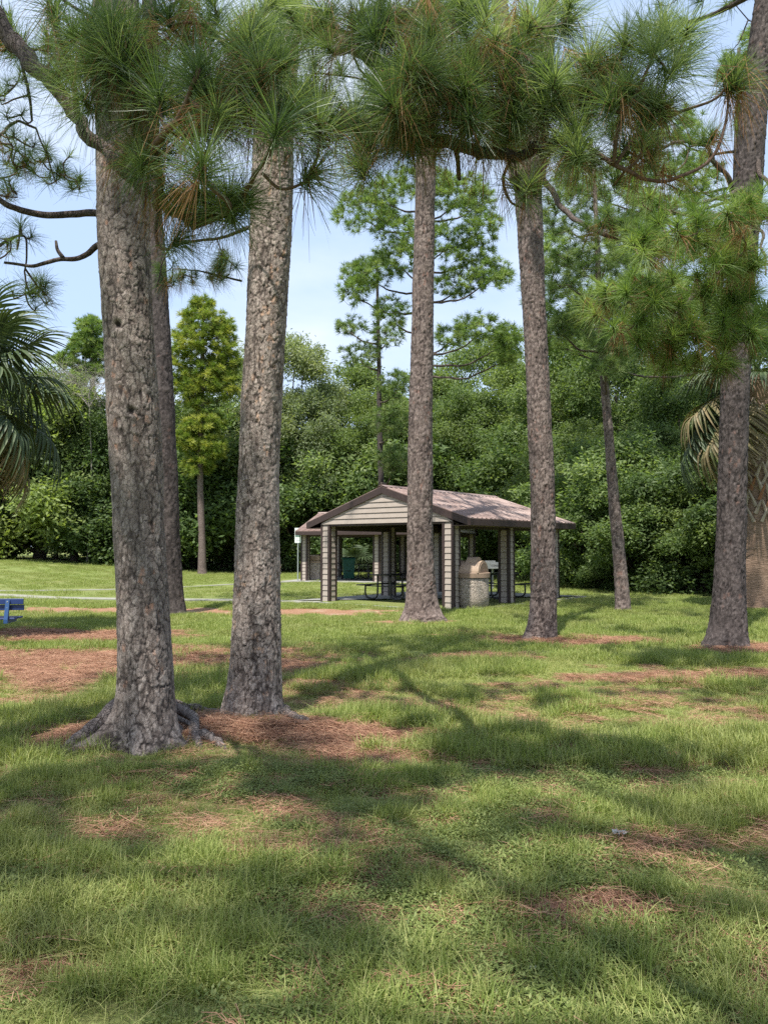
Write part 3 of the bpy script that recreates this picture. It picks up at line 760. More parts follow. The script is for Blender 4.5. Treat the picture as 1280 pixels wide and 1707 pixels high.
# shared crowns above the picture, which give the shade on the lawn
def crown_mesh(seed, R_=2.6, H=4.2, nt=230, nn=40, L=.28, w=.009):
    r = np.random.default_rng(seed)
    limbs = []; tips = []; 
    for k in range(11):
        a = k * 2.4 + r.uniform(-.4, .4); z = (k / 11) * H; l = R_ * (1 - .55 * k / 11) * r.uniform(.75, 1.1)
        p = spline([(0, 0, z), (math.cos(a) * l * .5, math.sin(a) * l * .5, z + .1), (math.cos(a) * l, math.sin(a) * l, z + .6)], 9); limbs.append(p)
        for q in range(nt // 11):
            f = r.uniform(.3, 1.05); c = np.array([math.cos(a) * l * f, math.sin(a) * l * f, z + .5 * f * f]); tips.append(c + r.normal(0, .38, 3) + [0, 0, .15])
    limbs.append(np.array([(0, 0, z) for z in np.linspace(0, H, 12)])); tips += [np.array([0, 0, H]) + r.normal(0, .35, 3) for _ in range(10)]
    tips = np.array(tips); ends = unit(tips - np.array([0, 0, H * .2])) + [0, 0, .7]
    tw = grow([l for l in limbs], tips, ends, r=r)
    V1, Q1 = tube_arrays([l for l in limbs] + [p for p, _ in tw], [np.linspace(.05, .015, len(l)) for l in limbs] + [q for _, q in tw], 5)
    V, Q, t_ = tufts(tips, ends, L, nn, w, r=r)
    return mesh_np('boughs', V1, Q1, M['branch_bark'], smooth=True), mesh_np('crown', V, Q, M['needle_mid'], {'tint': t_})
CROWNS = [crown_mesh(s) for s in (1, 2)]
def add_crown(parent, p, k, sc=1., rz=0.):
    for me, nm in zip(CROWNS[k], ('boughs', 'crown')):
        o = part(nm, me, parent, 'stuff'); o.location = p; o.scale = (sc,) * 3; o.rotation_euler = (0, 0, rz)

def trunk_line(rows, D, top=None):
    """rows: (py, left px, right px) from the ground up at depth D -> centre line + radii"""
    P, r_ = [], []
    for (y, a, b_) in rows:
        p = W((a + b_) / 2, y, D); P.append(p); r_.append((b_ - a) / 2 * (D / FPX))
    base = P[0].copy(); base[2] = -.12; P = [base] + P; r_ = [r_[0]] + r_
    if top:
        for (dx, dy, z, rr) in top: P.append(np.array([P[-1][0] + dx, P[-1][1] + dy, z])); r_.append(rr)
    return np.array(P), np.array(r_)

# --- pine with the big spreading root (near left)
D1 = 6.25
t1 = thing('pine_tree', 'large pine with a long root flaring left into straw, nearest on the left', 'tree')
P, r_ = trunk_line([(1240, 200, 292), (1150, 202, 288), (1000, 197, 280), (850, 190, 272), (700, 181, 267), (560, 175, 256), (420, 167, 250), (300, 163, 248), (100, 158, 238)], D1, [(-.05, .05, 7.0, .17), (.1, .1, 10.5, .13), (.1, .1, 15.0, .07)])
part('trunk', trunk_mesh('trunk', P, r_, M['bark_plate'], (.050, .068), .0072, .0085, .0075, lobes=((R(197), 1.9, .30, .13), (R(-72), .35, .5, .2), (R(-20), .7, .35, .12), (R(120), .4, .5, .2)), flake=.002,
     knots=((R(-78), 2.80, .045), (R(-98), 3.50, .055)), seed=4), t1)
def root(parent, pts, r0, r1, D=None):
    Q = [np.array([x, y, ground_z(x, y)[0] + z]) for x, y, z in pts]
    P_ = spline(Q, 40); s = np.linspace(0, 3, 40)
    P_ = P_ + np.stack([(fbm(s * 3, s * 0 + k * 5 + r0 * 100, o=3) - .5) * .05 for k in range(3)], 1)
    rad = np.linspace(r0 * .8, r1 * .7, 40) * (1 + .5 * (fbm(s * 2.2, s * 0 + r1 * 300, o=3) - .5))
    part('root', MB().tube(P_, rad, 12).mesh('root', M['root_bark'], True), parent)
bx1, by1 = P[0][0], P[0][1]
def rpx(pts): return [(*(G(x, y)[:2]), z) for x, y, z in pts]
root(t1, rpx([(262, 1212, .17), (300, 1216, .09), (322, 1226, .055), (332, 1252, .01), (336, 1266, -.06)]), .07, .028)
root(t1, rpx([(268, 1205, .20), (300, 1198, .10), (335, 1196, .07), (372, 1200, .03), (392, 1206, -.05)]), .05, .035)
root(t1, rpx([(255, 1225, .12), (285, 1232, .06), (300, 1242, .03), (283, 1262, -.02), (270, 1272, -.06)]), .05, .025)
root(t1, rpx([(262, 1218, .13), (295, 1224, .06), (318, 1236, .03), (305, 1256, -.03)]), .035, .02)
root(t1, rpx([(200, 1242, .05), (222, 1250, .03), (245, 1256, .035), (262, 1266, -.05)]), .05, .03)
root(t1, rpx([(205, 1226, .2), (165, 1238, .09), (130, 1248, .04), (92, 1256, -.05)]), .12, .045)
root(t1, rpx([(330, 1240, .0), (345, 1246, .035), (362, 1250, .03), (378, 1256, -.05)]), .05, .04)
limb_part(t1, [W(170, 362, D1), W(110, 357, D1), W(50, 355, D1 - .1), W(12, 345, D1 - .2), W(-15, 320, D1 - .3)], .03, .02, M['branch_bark'])
limb_part(t1, [W(172, 412, D1), W(140, 427, D1), W(105, 432, D1 - .1), W(60, 446, D1 - .1), W(10, 440, D1 - .1)], .026, .010, M['branch_bark'])
limb_part(t1, [W(106, 432, D1 - .1), W(97, 418, D1 - .1), W(93, 402, D1 - .1)], .018, .010, M['branch_bark'], 10)
add_crown(t1, (P[-2][0], P[-2][1], 10.2), 0, 1.05, .4)

# --- flaky pine beside it
D2 = 7.17
t2 = thing('pine_tree', 'large flaky barked pine leaning right, second of the near pair', 'tree')
P, r_ = trunk_line([(1198, 380, 467), (1100, 386, 467), (950, 392, 466), (800, 397, 466), (680, 402, 469), (560, 408, 477), (440, 414, 485), (330, 418, 489), (180, 424, 494)], D2, [(.1, .05, 7.6, .17), (.1, .1, 11.0, .12), (.1, 0, 15.5, .06)])
part('trunk', trunk_mesh('trunk', P, r_, M['bark_flaky'], (.046, .062), .0072, .0085, .008, lobes=((R(190), .3, .5, .18), (R(-30), .35, .5, .15), (R(-95), .2, .4, .12)), flake=.004, seed=23), t2)
bx2, by2 = P[0][0], P[0][1]
root(t2, rpx([(430, 1190, .14), (452, 1200, .07), (478, 1212, .045), (508, 1218, .01), (528, 1224, -.05)]), .08, .03)
root(t2, rpx([(445, 1188, .16), (465, 1196, .08), (478, 1202, .05), (490, 1208, -.04)]), .09, .05)
root(t2, rpx([(395, 1190, .10), (372, 1196, .04), (350, 1206, .02), (335, 1216, -.05)]), .05, .03)
root(t2, rpx([(428, 1196, .08), (430, 1210, .05), (438, 1222, -.04)]), .05, .03)
add_crown(t2, (P[-2][0], P[-2][1], 10.8), 1, 1.05, 1.4)

def pine(label, rows, D, top, mat, cell=(.06, .09), res=.02, lobes=(), seed=0, crown=None, group=None, depth=.014, disp=True, dv=None):
    t = thing('pine_tree', label, 'tree', group=group)
    P, r_ = trunk_line(rows, D, top)
    part('trunk', trunk_mesh('trunk', P, r_, mat, cell, res, dv or res * 1.2, depth, lobes=lobes, flake=.006, seed=seed, disp=disp), t)
    if crown:
        z, k, sc = crown; i = int(np.argmin(abs(P[:, 2] - z))); add_crown(t, (P[i][0], P[i][1], z), k, sc, seed)
    return t, P
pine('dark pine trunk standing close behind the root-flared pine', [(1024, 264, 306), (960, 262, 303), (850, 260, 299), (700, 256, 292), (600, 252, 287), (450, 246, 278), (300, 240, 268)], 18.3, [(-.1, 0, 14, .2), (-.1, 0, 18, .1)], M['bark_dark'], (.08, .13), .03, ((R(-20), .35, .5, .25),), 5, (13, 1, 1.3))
t3, P3 = pine('straight pine trunk standing in front of the picnic pavilion', [(1033, 676, 730), (990, 678, 726), (900, 679, 722), (750, 680, 721), (600, 684, 722), (450, 688, 724), (300, 692, 726), (100, 697, 727)], 16.95, [(.05, 0, 15, .18), (.1, .1, 18, .1)], M['bark_far'], (.075, .10), .02, ((R(200), .35, .5, .2), (R(-25), .45, .5, .25), (R(-90), .2, .5, .2)), 8, (13.5, 0, 1.2))
D4 = 13.6
t4, P4 = pine('forked pine trunk right of the pavilion with pale foot', [(1062, 880, 924), (1000, 884, 927), (850, 884, 925), (700, 879, 919), (560, 873, 911), (450, 866, 907), (350, 859, 904), (270, 855, 903)], D4, None, M['bark_far'], (.065, .085), .017, ((R(195), .4, .5, .18), (R(-30), .15, .5, .2)), 12)
for pts_, ra, rb in (([(868, 300), (856, 200), (845, 110), (832, 0), (822, -120), (815, -300)], .21, .1), ([(888, 300), (897, 200), (905, 120), (913, 0), (922, -150), (930, -330)], .215, .12)):
    Pq = np.array([W(x, y, D4) for x, y in pts_])
    part('trunk_fork', trunk_mesh('trunk_fork', Pq, np.linspace(ra, rb, len(Pq)), M['bark_far'], (.065, .085), .017, .02, .012, flake=.005, seed=int(ra * 1000)), t4)
    add_crown(t4, tuple(Pq[-1]), int(ra > .21), .8, ra * 50)
D5 = 12.5
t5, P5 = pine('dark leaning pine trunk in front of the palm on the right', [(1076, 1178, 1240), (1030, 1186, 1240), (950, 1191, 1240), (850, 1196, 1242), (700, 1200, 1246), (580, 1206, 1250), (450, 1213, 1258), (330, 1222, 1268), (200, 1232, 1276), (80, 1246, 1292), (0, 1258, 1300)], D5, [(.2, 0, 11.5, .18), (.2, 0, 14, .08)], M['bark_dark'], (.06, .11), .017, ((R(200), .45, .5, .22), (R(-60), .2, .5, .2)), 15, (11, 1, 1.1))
t6, P6 = pine('thin leaning pine at the right forest edge', [(1019, 1026, 1051), (950, 1023, 1044), (850, 1015, 1034), (750, 1008, 1024), (650, 1001, 1015), (600, 998, 1010), (450, 992, 1001), (330, 988, 995)], 19.2, [(-.1, 0, 12, .05)], M['bark_far'], (.07, .10), .028, ((R(200), .2, .5, .2),), 18)
t7, P7 = pine('small golden green pine standing alone on the far lawn', [(958, 330, 345), (900, 331, 343), (800, 329, 339), (700, 330, 340), (600, 334, 341), (520, 337, 341)], 44.6, None, M['bark_far'], res=.08, seed=2, disp=False)
t8, P8 = pine('airy mid-distance pine whose crown shows either side of the middle trunk', [(962, 700, 716), (850, 701, 715), (700, 702, 714), (500, 702, 711), (300, 703, 708)], 33, None, M['bark_far'], res=.08, seed=2, disp=False)
t9, P9 = pine('slim pine rising from the forest left of the middle trunk', [(880, 632, 642), (700, 628, 637), (600, 628, 635), (440, 626, 630)], 41, None, M['bark_dark'], res=.08, seed=2, disp=False)
t10, P10 = pine('round topped pine over the forest at far left', [(870, 150, 160), (700, 152, 160), (540, 152, 157)], 52, None, M['bark_dark'], res=.1, seed=2, disp=False)

def clothe(t, P, blobs, D, L, nn, w, mat, droop=.15, seedn=0, limbs=None, up=.8, tw=None, rmax=.05, limb_r=.05, spread=(.3, 1.5), dens=1.9):
    r = np.random.default_rng(seedn + 100)
    tips = blob_tips(blobs, r, dens)
    base = [spline(P[np.argsort(P[:, 2])], 60)]
    base = [base[0][base[0][:, 2] > min(x[2] for x in tips) - 1.0]] if len(base[0][base[0][:, 2] > min(x[2] for x in tips) - 1.0]) > 3 else base
    for (x, y, rx, ry, DD, dD, n) in blobs:
        c = W(x, y + ry * .5, DD); k = np.argmin(abs(base[0][:, 2] - (c[2] - .5)) + 0 * c[0]); a = base[0][k]
        m = (a + c) / 2 - np.array([0, 0, .12 * np.linalg.norm(c - a)])
        if np.linalg.norm(c - a) > .4:
            base.append(limb_part(t, [a, m, c], limb_r, limb_r * .4, tw or M['branch_bark'], 16))
    if limbs: base += limbs
    cen = {i: None for i in range(1)}
    ctr = np.vstack([np.repeat(W(b[0], b[1] + b[3] * .6, b[4])[None], int(b[6] * dens), 0) for b in blobs])
    ends = unit(tips - ctr) + np.array([0, 0, up]) + r.normal(0, .25, tips.shape)
    pth = grow(base, tips, ends, r=r, rmax=rmax)
    twig_part(t, pth, tw or M['branch_bark'], 4)
    needle_part(t, [tufts(tips, ends, L, nn, w, droop=droop, r=r, spread=spread)], mat)

clothe(t7, P7, [(340, 535, 45, 28, 44.6, 1.6, 70), (318, 570, 38, 30, 44.6, 1.5, 60), (368, 575, 28, 32, 44.6, 1.5, 50), (345, 625, 48, 32, 44.6, 1.6, 90), (310, 640, 30, 25, 44.6, 1.3, 40), (380, 640, 20, 30, 44.6, 1.2, 30),
                (340, 705, 38, 22, 44.6, 1.4, 70), (315, 730, 28, 25, 44.6, 1.2, 45), (352, 745, 26, 22, 44.6, 1.2, 45), (328, 668, 30, 16, 44.6, 1.0, 20), (300, 600, 30, 20, 44.6, 1.2, 24), (376, 545, 24, 18, 44.6, 1.0, 20), (392, 600, 16, 16, 44.6, 1.0, 14), (330, 775, 26, 18, 44.6, 1., 40), (338, 505, 22, 14, 44.6, .8, 22)], 44.6, .34, 50, .028, M['needle_gold'], .12, 1, limb_r=.06, dens=2.3)
clothe(t8, P8, [(760, 320, 60, 42, 33, 2, 70), (700, 300, 60, 36, 33, 2, 55), (610, 350, 62, 40, 33, 2, 65), (660, 380, 50, 30, 33, 2, 45), (800, 375, 40, 28, 32.5, 1.5, 36), (820, 455, 42, 28, 32, 1.5, 44), (765, 470, 50, 30, 33, 1.5, 46), (620, 455, 45, 28, 33, 1.6, 44),
                (590, 480, 28, 30, 33, 1.5, 30), (740, 400, 50, 36, 33, 2, 44), (670, 430, 46, 34, 33, 2, 40), (790, 420, 40, 26, 33, 1.5, 30), (640, 320, 46, 34, 33, 1.8, 36), (800, 330, 34, 26, 33, 1.5, 24), (850, 560, 26, 22, 32, 1.2, 20), (800, 545, 48, 28, 32, 1.5, 44), (845, 590, 25, 22, 32, 1.2, 20), (750, 560, 30, 22, 33, 1.2, 22), (650, 520, 35, 30, 33, 1.2, 30)], 33, .28, 44, .017, M['needle_lite'], .15, 3, limb_r=.055, dens=2.5)
clothe(t9, P9, [(585, 545, 30, 20, 41, 1.2, 30), (600, 590, 40, 22, 41, 1.2, 40), (645, 560, 30, 22, 41, 1.2, 30), (660, 640, 34, 26, 40, 1.2, 44), (650, 700, 40, 30, 39, 1.2, 50), (655, 765, 30, 28, 38, 1.1, 44), (590, 450, 22, 16, 41, 1, 18), (625, 430, 30, 20, 41, 1, 22)], 41, .30, 40, .02, M['needle_mid'], .15, 5, limb_r=.06)
clothe(t10, P10, [(150, 545, 26, 20, 52, 1.5, 36), (138, 575, 30, 22, 52, 1.5, 40), (168, 585, 28, 24, 52, 1.4, 36), (110, 600, 24, 16, 52, 1.2, 24), (150, 620, 32, 20, 52, 1.4, 40)], 52, .36, 50, .032, M['needle_lite'], .12, 7, limb_r=.08, dens=3)
clothe(t6, P6, [(985, 300, 70, 40, 20, 1.5, 46), (940, 360, 60, 40, 20, 1.5, 44), (1050, 345, 60, 40, 20, 1.5, 44), (1010, 420, 70, 40, 19.5, 1.5, 50), (945, 455, 50, 40, 19.5, 1.4, 40), (1065, 470, 50, 40, 19, 1.3, 36), (975, 530, 55, 36, 19, 1.2, 44), (1030, 570, 50, 26, 18.5, 1, 34), (930, 540, 30, 30, 19, 1, 20),
                (1010, 610, 36, 22, 18.5, 1, 18)], 19.5, .26, 56, .0095, M['needle_mid'], .25, 9, limb_r=.035)
# a fuller pine standing further back on the right
t11, P11 = pine('tall pine behind the thin leaning one, its pale crown filling the upper right', [(960, 1208, 1224), (700, 1212, 1224), (500, 1216, 1226), (250, 1222, 1230), (80, 1228, 1234)], 30, None, M['bark_far'], res=.08, seed=2, disp=False)
clothe(t11, P11, [(1120, 210, 60, 40, 30, 2, 50), (1070, 270, 60, 40, 30, 2, 56), (1160, 290, 50, 44, 30, 2, 56), (1110, 350, 80, 40, 30, 2, 70), (1180, 400, 50, 50, 30, 2, 50), (1050, 410, 60, 45, 30, 2, 60), (960, 300, 40, 40, 30, 2, 36), (930, 420, 40, 40, 29, 2, 36), (1000, 490, 70, 40, 29, 2, 60), (1110, 490, 70, 50, 29, 2, 66),
                  (900, 490, 40, 36, 29, 1.5, 30), (940, 560, 50, 40, 29, 1.5, 44), (1230, 120, 35, 40, 28, 1.5, 34), (1255, 70, 22, 30, 28, 1.5, 20), (1245, 200, 25, 30, 28, 1.2, 20)], 30, .30, 46, .016, M['needle_lite'], .15, 11, limb_r=.06, dens=2.6)

# sprays on T5: pale clump low on the left, darker boughs above; brown needles caught under them
def sprays(t, limbs, blobs, L, nn, w, mat, seedn, droop=.25, up=.7, dead=0, rmax=.02, fan=.5):
    r = np.random.default_rng(seedn)
    LP = [limb_part(t, [W(*q) for q in l[0]], l[1], l[2], M['branch_bark'], 36) for l in limbs]
    tips = blob_tips(blobs, r)
    ctr = np.vstack([np.repeat(W(b[0], b[1] + b[3] * .8, b[4] + .2)[None], b[6], 0) for b in blobs])
    ends = unit(tips - ctr) * .9 + np.array([0, 0, up]) + r.normal(0, .22, tips.shape)
    pth = grow(LP, tips, ends, r=r, rmax=rmax, sag=.22); twig_part(t, pth, M['twig_bark'], 6)
    needle_part(t, [tufts(tips, ends, L * r.uniform(.8, 1.15, len(tips)), nn, w, droop=droop, r=r)], mat)
    # older needles set back along the twigs, and dead ones hanging
    mids, md, dm = [], [], []
    for (p, q) in pth:
        for f in (4, 5):
            if r.random() < fan: mids.append(p[f]); md.append(unit((p[f + 1] - p[f])[None])[0] + [0, 0, -.1])
        if r.random() < dead: dm.append(p[3])
    if mids: needle_part(t, [tufts(mids, md, L * .85, int(nn * .55), w, droop=.5, spread=(.5, 1.6), tint=(.0, .5), r=r)], mat)
    if dm: 
        dm = np.array(dm); dd = r.normal(0, .35, dm.shape) + [0, 0, -1.]
        needle_part(t, [tufts(dm, dd, L * .95, int(nn * .6), w, droop=.35, spread=(.1, 1.1), tint=(.2, .9), stem=.6, r=r)], M['needle_dead'], 'dead_needles')
    return LP
sprays(t5, [([(1225, 330, 12.5), (1190, 262, 12.2), (1150, 235, 12), (1100, 250, 11.6)], .045, .02), ([(1215, 440, 12.5), (1180, 470, 12.1), (1130, 520, 11.5), (1080, 560, 11.2), (1040, 575, 11)], .05, .015), ([(1210, 400, 12.5), (1160, 420, 12.3), (1100, 400, 12), (1060, 380, 11.8)], .04, .015),
            ([(1250, 250, 12.5), (1275, 300, 12.0), (1300, 360, 11.6)], .04, .02)],
       [(1215, 470, 50, 50, 9.6, .5, 14), (1190, 400, 50, 40, 9.4, .5, 10), (1130, 600, 60, 26, 9.7, .5, 8), (1020, 480, 60, 50, 9.8, .7, 12), (1190, 590, 50, 30, 9.6, .6, 7), (1240, 560, 40, 50, 9.8, .6, 8), (1150, 470, 80, 44, 9.5, .8, 14), (1080, 500, 55, 34, 9.3, .8, 12), (1180, 540, 50, 36, 9.5, .7, 12), (1110, 555, 60, 36, 9.3, .7, 13), (1050, 540, 45, 32, 9.1, .6, 8), (1225, 500, 40, 50, 9.7, .5, 9)], .30, 80, .0065, M['needle_lite'], 41, droop=.25, dead=.35, fan=.5, rmax=.02)
sprays(t5, [([(1240, 310, 12.3), (1200, 330, 11.6), (1140, 345, 11), (1090, 365, 10.6)], .035, .012), ([(1250, 330, 12.3), (1270, 400, 11.5), (1275, 460, 11)], .03, .012)],
       [(1080, 320, 60, 30, 9.2, .8, 6), (1210, 350, 65, 40, 8.9, .8, 11), (1140, 370, 60, 34, 8.6, .7, 11), (1090, 400, 50, 30, 8.5, .6, 7), (1240, 420, 45, 40, 8.9, .7, 9), (1170, 430, 60, 25, 8.7, .6, 7), (1265, 350, 30, 40, 9.1, .5, 6)], .30, 76, .0065, M['needle_lite'], 43, droop=.3, dead=.3, rmax=.018)
# low bough on the forked pine
sprays(t4, [([(902, 295, 13.4), (930, 335, 13), (960, 368, 12.6), (1010, 392, 12.2), (1060, 410, 11.9), (1105, 425, 11.7)], .055, .02), ([(860, 300, 13.6), (845, 260, 13.3), (842, 235, 13.0), (830, 150, 12.6)], .04, .015)],
       [(1060, 385, 50, 25, 12, .5, 12), (1000, 365, 40, 20, 12.2, .5, 7), (1110, 415, 40, 30, 11.7, .5, 12), (860, 130, 40, 60, 12.8, .6, 14), (920, 180, 40, 60, 12.8, .6, 14), (800, 100, 50, 60, 12.8, .6, 14)], .26, 90, .0055, M['needle_mid'], 45, dead=.4)
# thin sprays against the sky at the left, on the first pine's side branches
sprays(t1, [([(-30, 330, 6.0), (-20, 250, 6.2), (10, 210, 6.4), (60, 215, 6.5)], .02, .01), ([(-30, 440, 6.0), (10, 400, 6.1), (40, 395, 6.2), (38, 450, 6.2)], .014, .007), ([(20, 60, 6.0), (40, 120, 6.3), (50, 200, 6.4)], .02, .01)],
       [(40, 250, 55, 45, 6.6, .6, 16), (90, 270, 50, 40, 6.8, .5, 14), (30, 400, 45, 30, 6.3, .5, 8), (50, 480, 45, 40, 6.6, .5, 12), (20, 150, 35, 50, 6.4, .5, 9), (130, 310, 20, 25, 6.8, .4, 5), (15, 300, 30, 30, 6.4, .4, 6)], .19, 48, .0034, M['needle_mid'], 47, dead=.1, rmax=.009, fan=.3, droop=.3)
sprays(t2, [([(405, 470, 8.2), (350, 455, 8.0), (290, 450, 8.0)], .012, .006), ([(420, 380, 8.0), (350, 400, 7.8), (280, 420, 7.8), (262, 480, 7.8)], .02, .006)],
       [(330, 455, 50, 18, 8, .4, 8), (280, 440, 30, 35, 7.9, .4, 8), (375, 430, 30, 20, 8, .4, 8)], .2, 60, .0034, M['needle_mid'], 48, dead=.3, rmax=.009, fan=.4, droop=.45)

# --- overhanging near boughs: a pine just outside the frame on the left
t0 = thing('pine_tree', 'pine just outside the left edge whose thick limb droops across the near trunks', 'tree')
P0 = np.array([(-3.7, 4.9, -.1), (-3.7, 4.9, 1.5), (-3.65, 4.85, 3.5), (-3.6, 4.8, 5.5), (-3.55, 4.8, 8), (-3.5, 4.8, 11)])
part('trunk', trunk_mesh('trunk', P0, [.24, .21, .2, .18, .15, .07], M['bark_plate'], (.05, .08), .03, .035, .01, seed=50), t0)
add_crown(t0, (-3.5, 4.8, 8.6), 0, 1., 2.)
LB = [W(-60, -60, 4.75), W(20, 60, 4.6), W(70, 120, 4.5), W(135, 200, 4.45), W(205, 285, 4.4), W(268, 345, 4.3), W(330, 375, 4.2), W(395, 345, 4.1)]
PL = limb_part(t0, [P0[4], *LB[0:1], *LB[1:]], .062, .02, M['branch_bark'], 70)
L2 = limb_part(t0, [W(268, 345, 4.3), W(262, 300, 3.9), W(265, 255, 3.6), W(300, 190, 3.3), W(330, 120, 3.2)], .028, .009, M['twig_bark'], 30)
L3 = limb_part(t0, [W(330, 375, 4.2), W(380, 345, 3.7), W(350, 310, 3.2), W(338, 280, 3.0)], .016, .008, M['twig_bark'], 24)
L4 = limb_part(t0, [W(395, 345, 4.1), W(410, 315, 3.7), W(445, 275, 3.4), W(462, 225, 3.15)], .014, .007, M['twig_bark'], 24)
L5 = limb_part(t0, [W(205, 285, 4.4), W(225, 200, 3.9), W(215, 120, 3.6), W(190, 40, 3.5)], .02, .008, M['twig_bark'], 24)
L6 = limb_part(t0, [W(135, 200, 4.45), W(120, 110, 4.1), W(95, 50, 3.9), W(90, 15, 3.8)], .02, .008, M['twig_bark'], 24)
L7 = limb_part(t0, [W(268, 345, 4.3), W(262, 400, 4.2), W(275, 415, 4.15), W(300, 400, 4.1)], .012, .005, M['twig_bark'], 18)
L8 = limb_part(t0, [W(440, 285, 3.45), W(470, 312, 3.5), W(505, 305, 3.5), W(520, 290, 3.5)], .008, .006, M['twig_bark'], 18)
rn = np.random.default_rng(61)
def near(t, LP, big, blobs, seedn, L=.30, nn=125, w=.0033, dead=.35, mat='needle', fan=.8, extra=()):
    """big: (px,py,D,dx,dy,dz,scale) hand-placed tufts"""
    r = np.random.default_rng(seedn)
    tb = np.array([W(b[0], b[1], b[2]) for b in big]).reshape(-1, 3); eb = np.array([(b[3], b[5], -b[4]) for b in big], float).reshape(-1, 3)
    sb = np.array([b[6] for b in big])
    tips = blob_tips(blobs, r); 
    ctr = np.vstack([np.repeat(W(b[0], b[1] + b[3], b[4] + .25)[None], b[6], 0) for b in blobs])
    ends = unit(tips - ctr) * .7 + np.array([0, 0, .7]) + r.normal(0, .3, tips.shape)
    T = np.vstack([tb, tips]); E_ = np.vstack([eb, ends]); S = np.concatenate([sb, r.uniform(.55, 1.1, len(tips))])
    pth = grow(LP, T, E_, r=r, rmax=.012, sag=.18)
    pth = [(p, np.clip(q, .0035, .011)) for p, q in pth]
    twig_part(t, pth, M['twig_bark'], 7)
    needle_part(t, [tufts(T, E_, L * S, nn, w, droop=.22, r=r, segs=3, spread=(.15, 1.35))], M[mat])
    mids, md, dm = [], [], []
    for (p, q) in pth:
        for f in (3, 4, 5):
            if r.random() < fan: mids.append(p[f]); md.append(unit((p[f + 1] - p[f])[None])[0] + [0, 0, -.15])
        if r.random() < dead: dm.append(p[2] + r.normal(0, .03, 3))
    for l in LP[:2]:
        for q in l[len(l) // 3::3]:
            if r.random() < dead * .8: dm.append(q)
    if mids: needle_part(t, [tufts(mids, md, L * .8, int(nn * .35), w, droop=.45, spread=(.5, 1.5), tint=(.0, .55), r=r, segs=3)], M[mat])
    if dm:
        dm = np.array(dm); dd = r.normal(0, .4, dm.shape) + [0, 0, -1.]
        needle_part(t, [tufts(dm, dd, L * .95, int(nn * .36), w, droop=.3, spread=(.1, 1.0), tint=(.2, .9), stem=.7, r=r, segs=3)], M['needle_dead'], 'dead_needles')
near(t0, [PL[20:], L2, L3, L4, L5, L6, L7, L8],
     [(338, 268, 3.0, .1, -.9, -.3, 1.0), (463, 205, 3.1, .25, -.8, -.4, 1.15), (185, 35, 3.5, -.1, -1, -.2, 1), (90, 10, 3.8, -.2, -1, 0, 1), (265, 150, 3.4, 0, -1, -.3, 1.1), (330, 110, 3.2, .2, -1, -.2, 1.05), (522, 288, 3.5, .8, -.6, 0, .8), (300, 398, 4.1, .7, -.5, 0, .7), (410, 330, 3.9, .3, -.9, 0, .8)],
     [(200, 150, 80, 60, 3.7, .4, 9), (330, 170, 80, 70, 3.5, .4, 9), (440, 130, 80, 70, 3.5, .4, 9), (130, 80, 80, 60, 3.9, .4, 8), (400, 30, 90, 50, 3.8, .4, 9), (530, 180, 50, 60, 3.7, .35, 6), (250, 50, 90, 50, 3.8, .4, 8), (240, 260, 50, 50, 3.9, .3, 5), (350, 330, 70, 30, 4.0, .3, 7)], 62, dead=.55)

# --- the centre and right near boughs hang from the flaky pine's upper limbs
A0 = np.array([-1.0, 7.1, 6.6])
PC = limb_part(t2, [A0, W(520, 30, 6.2), W(600, 85, 5.4), W(660, 160, 4.8), W(715, 240, 4.4), W(790, 250, 4.3), W(860, 258, 4.25), W(915, 245, 4.2), W(950, 205, 4.15)], .06, .018, M['branch_bark'], 80)
PD = limb_part(t2, [W(950, 212, 4.15), W(985, 245, 4.1), W(1020, 275, 4.0), W(1070, 300, 4.0), W(1120, 302, 4.0), W(1175, 262, 4.0), W(1215, 200, 4.0), W(1226, 135, 4.0)], .014, .006, M['twig_bark'], 50)
PE = limb_part(t2, [W(950, 205, 4.15), W(955, 160, 4.1), W(975, 120, 4.05), W(982, 95, 4.0)], .015, .007, M['twig_bark'], 24)
PF = limb_part(t2, [W(1025, 275, 4.0), W(1060, 225, 4.0), W(1120, 190, 4.0), W(1190, 165, 4.0), W(1216, 130, 4.0)], .010, .006, M['twig_bark'], 30)
PG = limb_part(t2, [W(1020, 275, 4.0), W(1030, 215, 3.9), W(1055, 160, 3.85), W(1088, 90, 3.8)], .012, .007, M['twig_bark'], 26)
PH = limb_part(t2, [W(855, 258, 4.25), W(838, 300, 4.3), W(850, 335, 4.35), W(872, 350, 4.4)], .010, .005, M['twig_bark'], 20)
PI = limb_part(t2, [W(760, 248, 4.35), W(764, 275, 4.35), W(767, 300, 4.35)], .016, .010, M['branch_bark'], 10)
PJ = limb_part(t2, [W(600, 85, 5.4), W(640, 40, 4.6), W(690, 20, 4.2), W(725, 45, 4.0)], .03, .01, M['twig_bark'], 26)
PK = limb_part(t2, [W(790, 250, 4.3), W(815, 190, 4.15), W(840, 130, 4.05)], .014, .008, M['twig_bark'], 20)
PM = limb_part(t2, [W(520, 30, 6.2), W(560, 90, 5.6), W(600, 60, 5.0), W(640, -10, 4.6), W(660, -60, 4.4)], .035, .02, M['branch_bark'], 30)
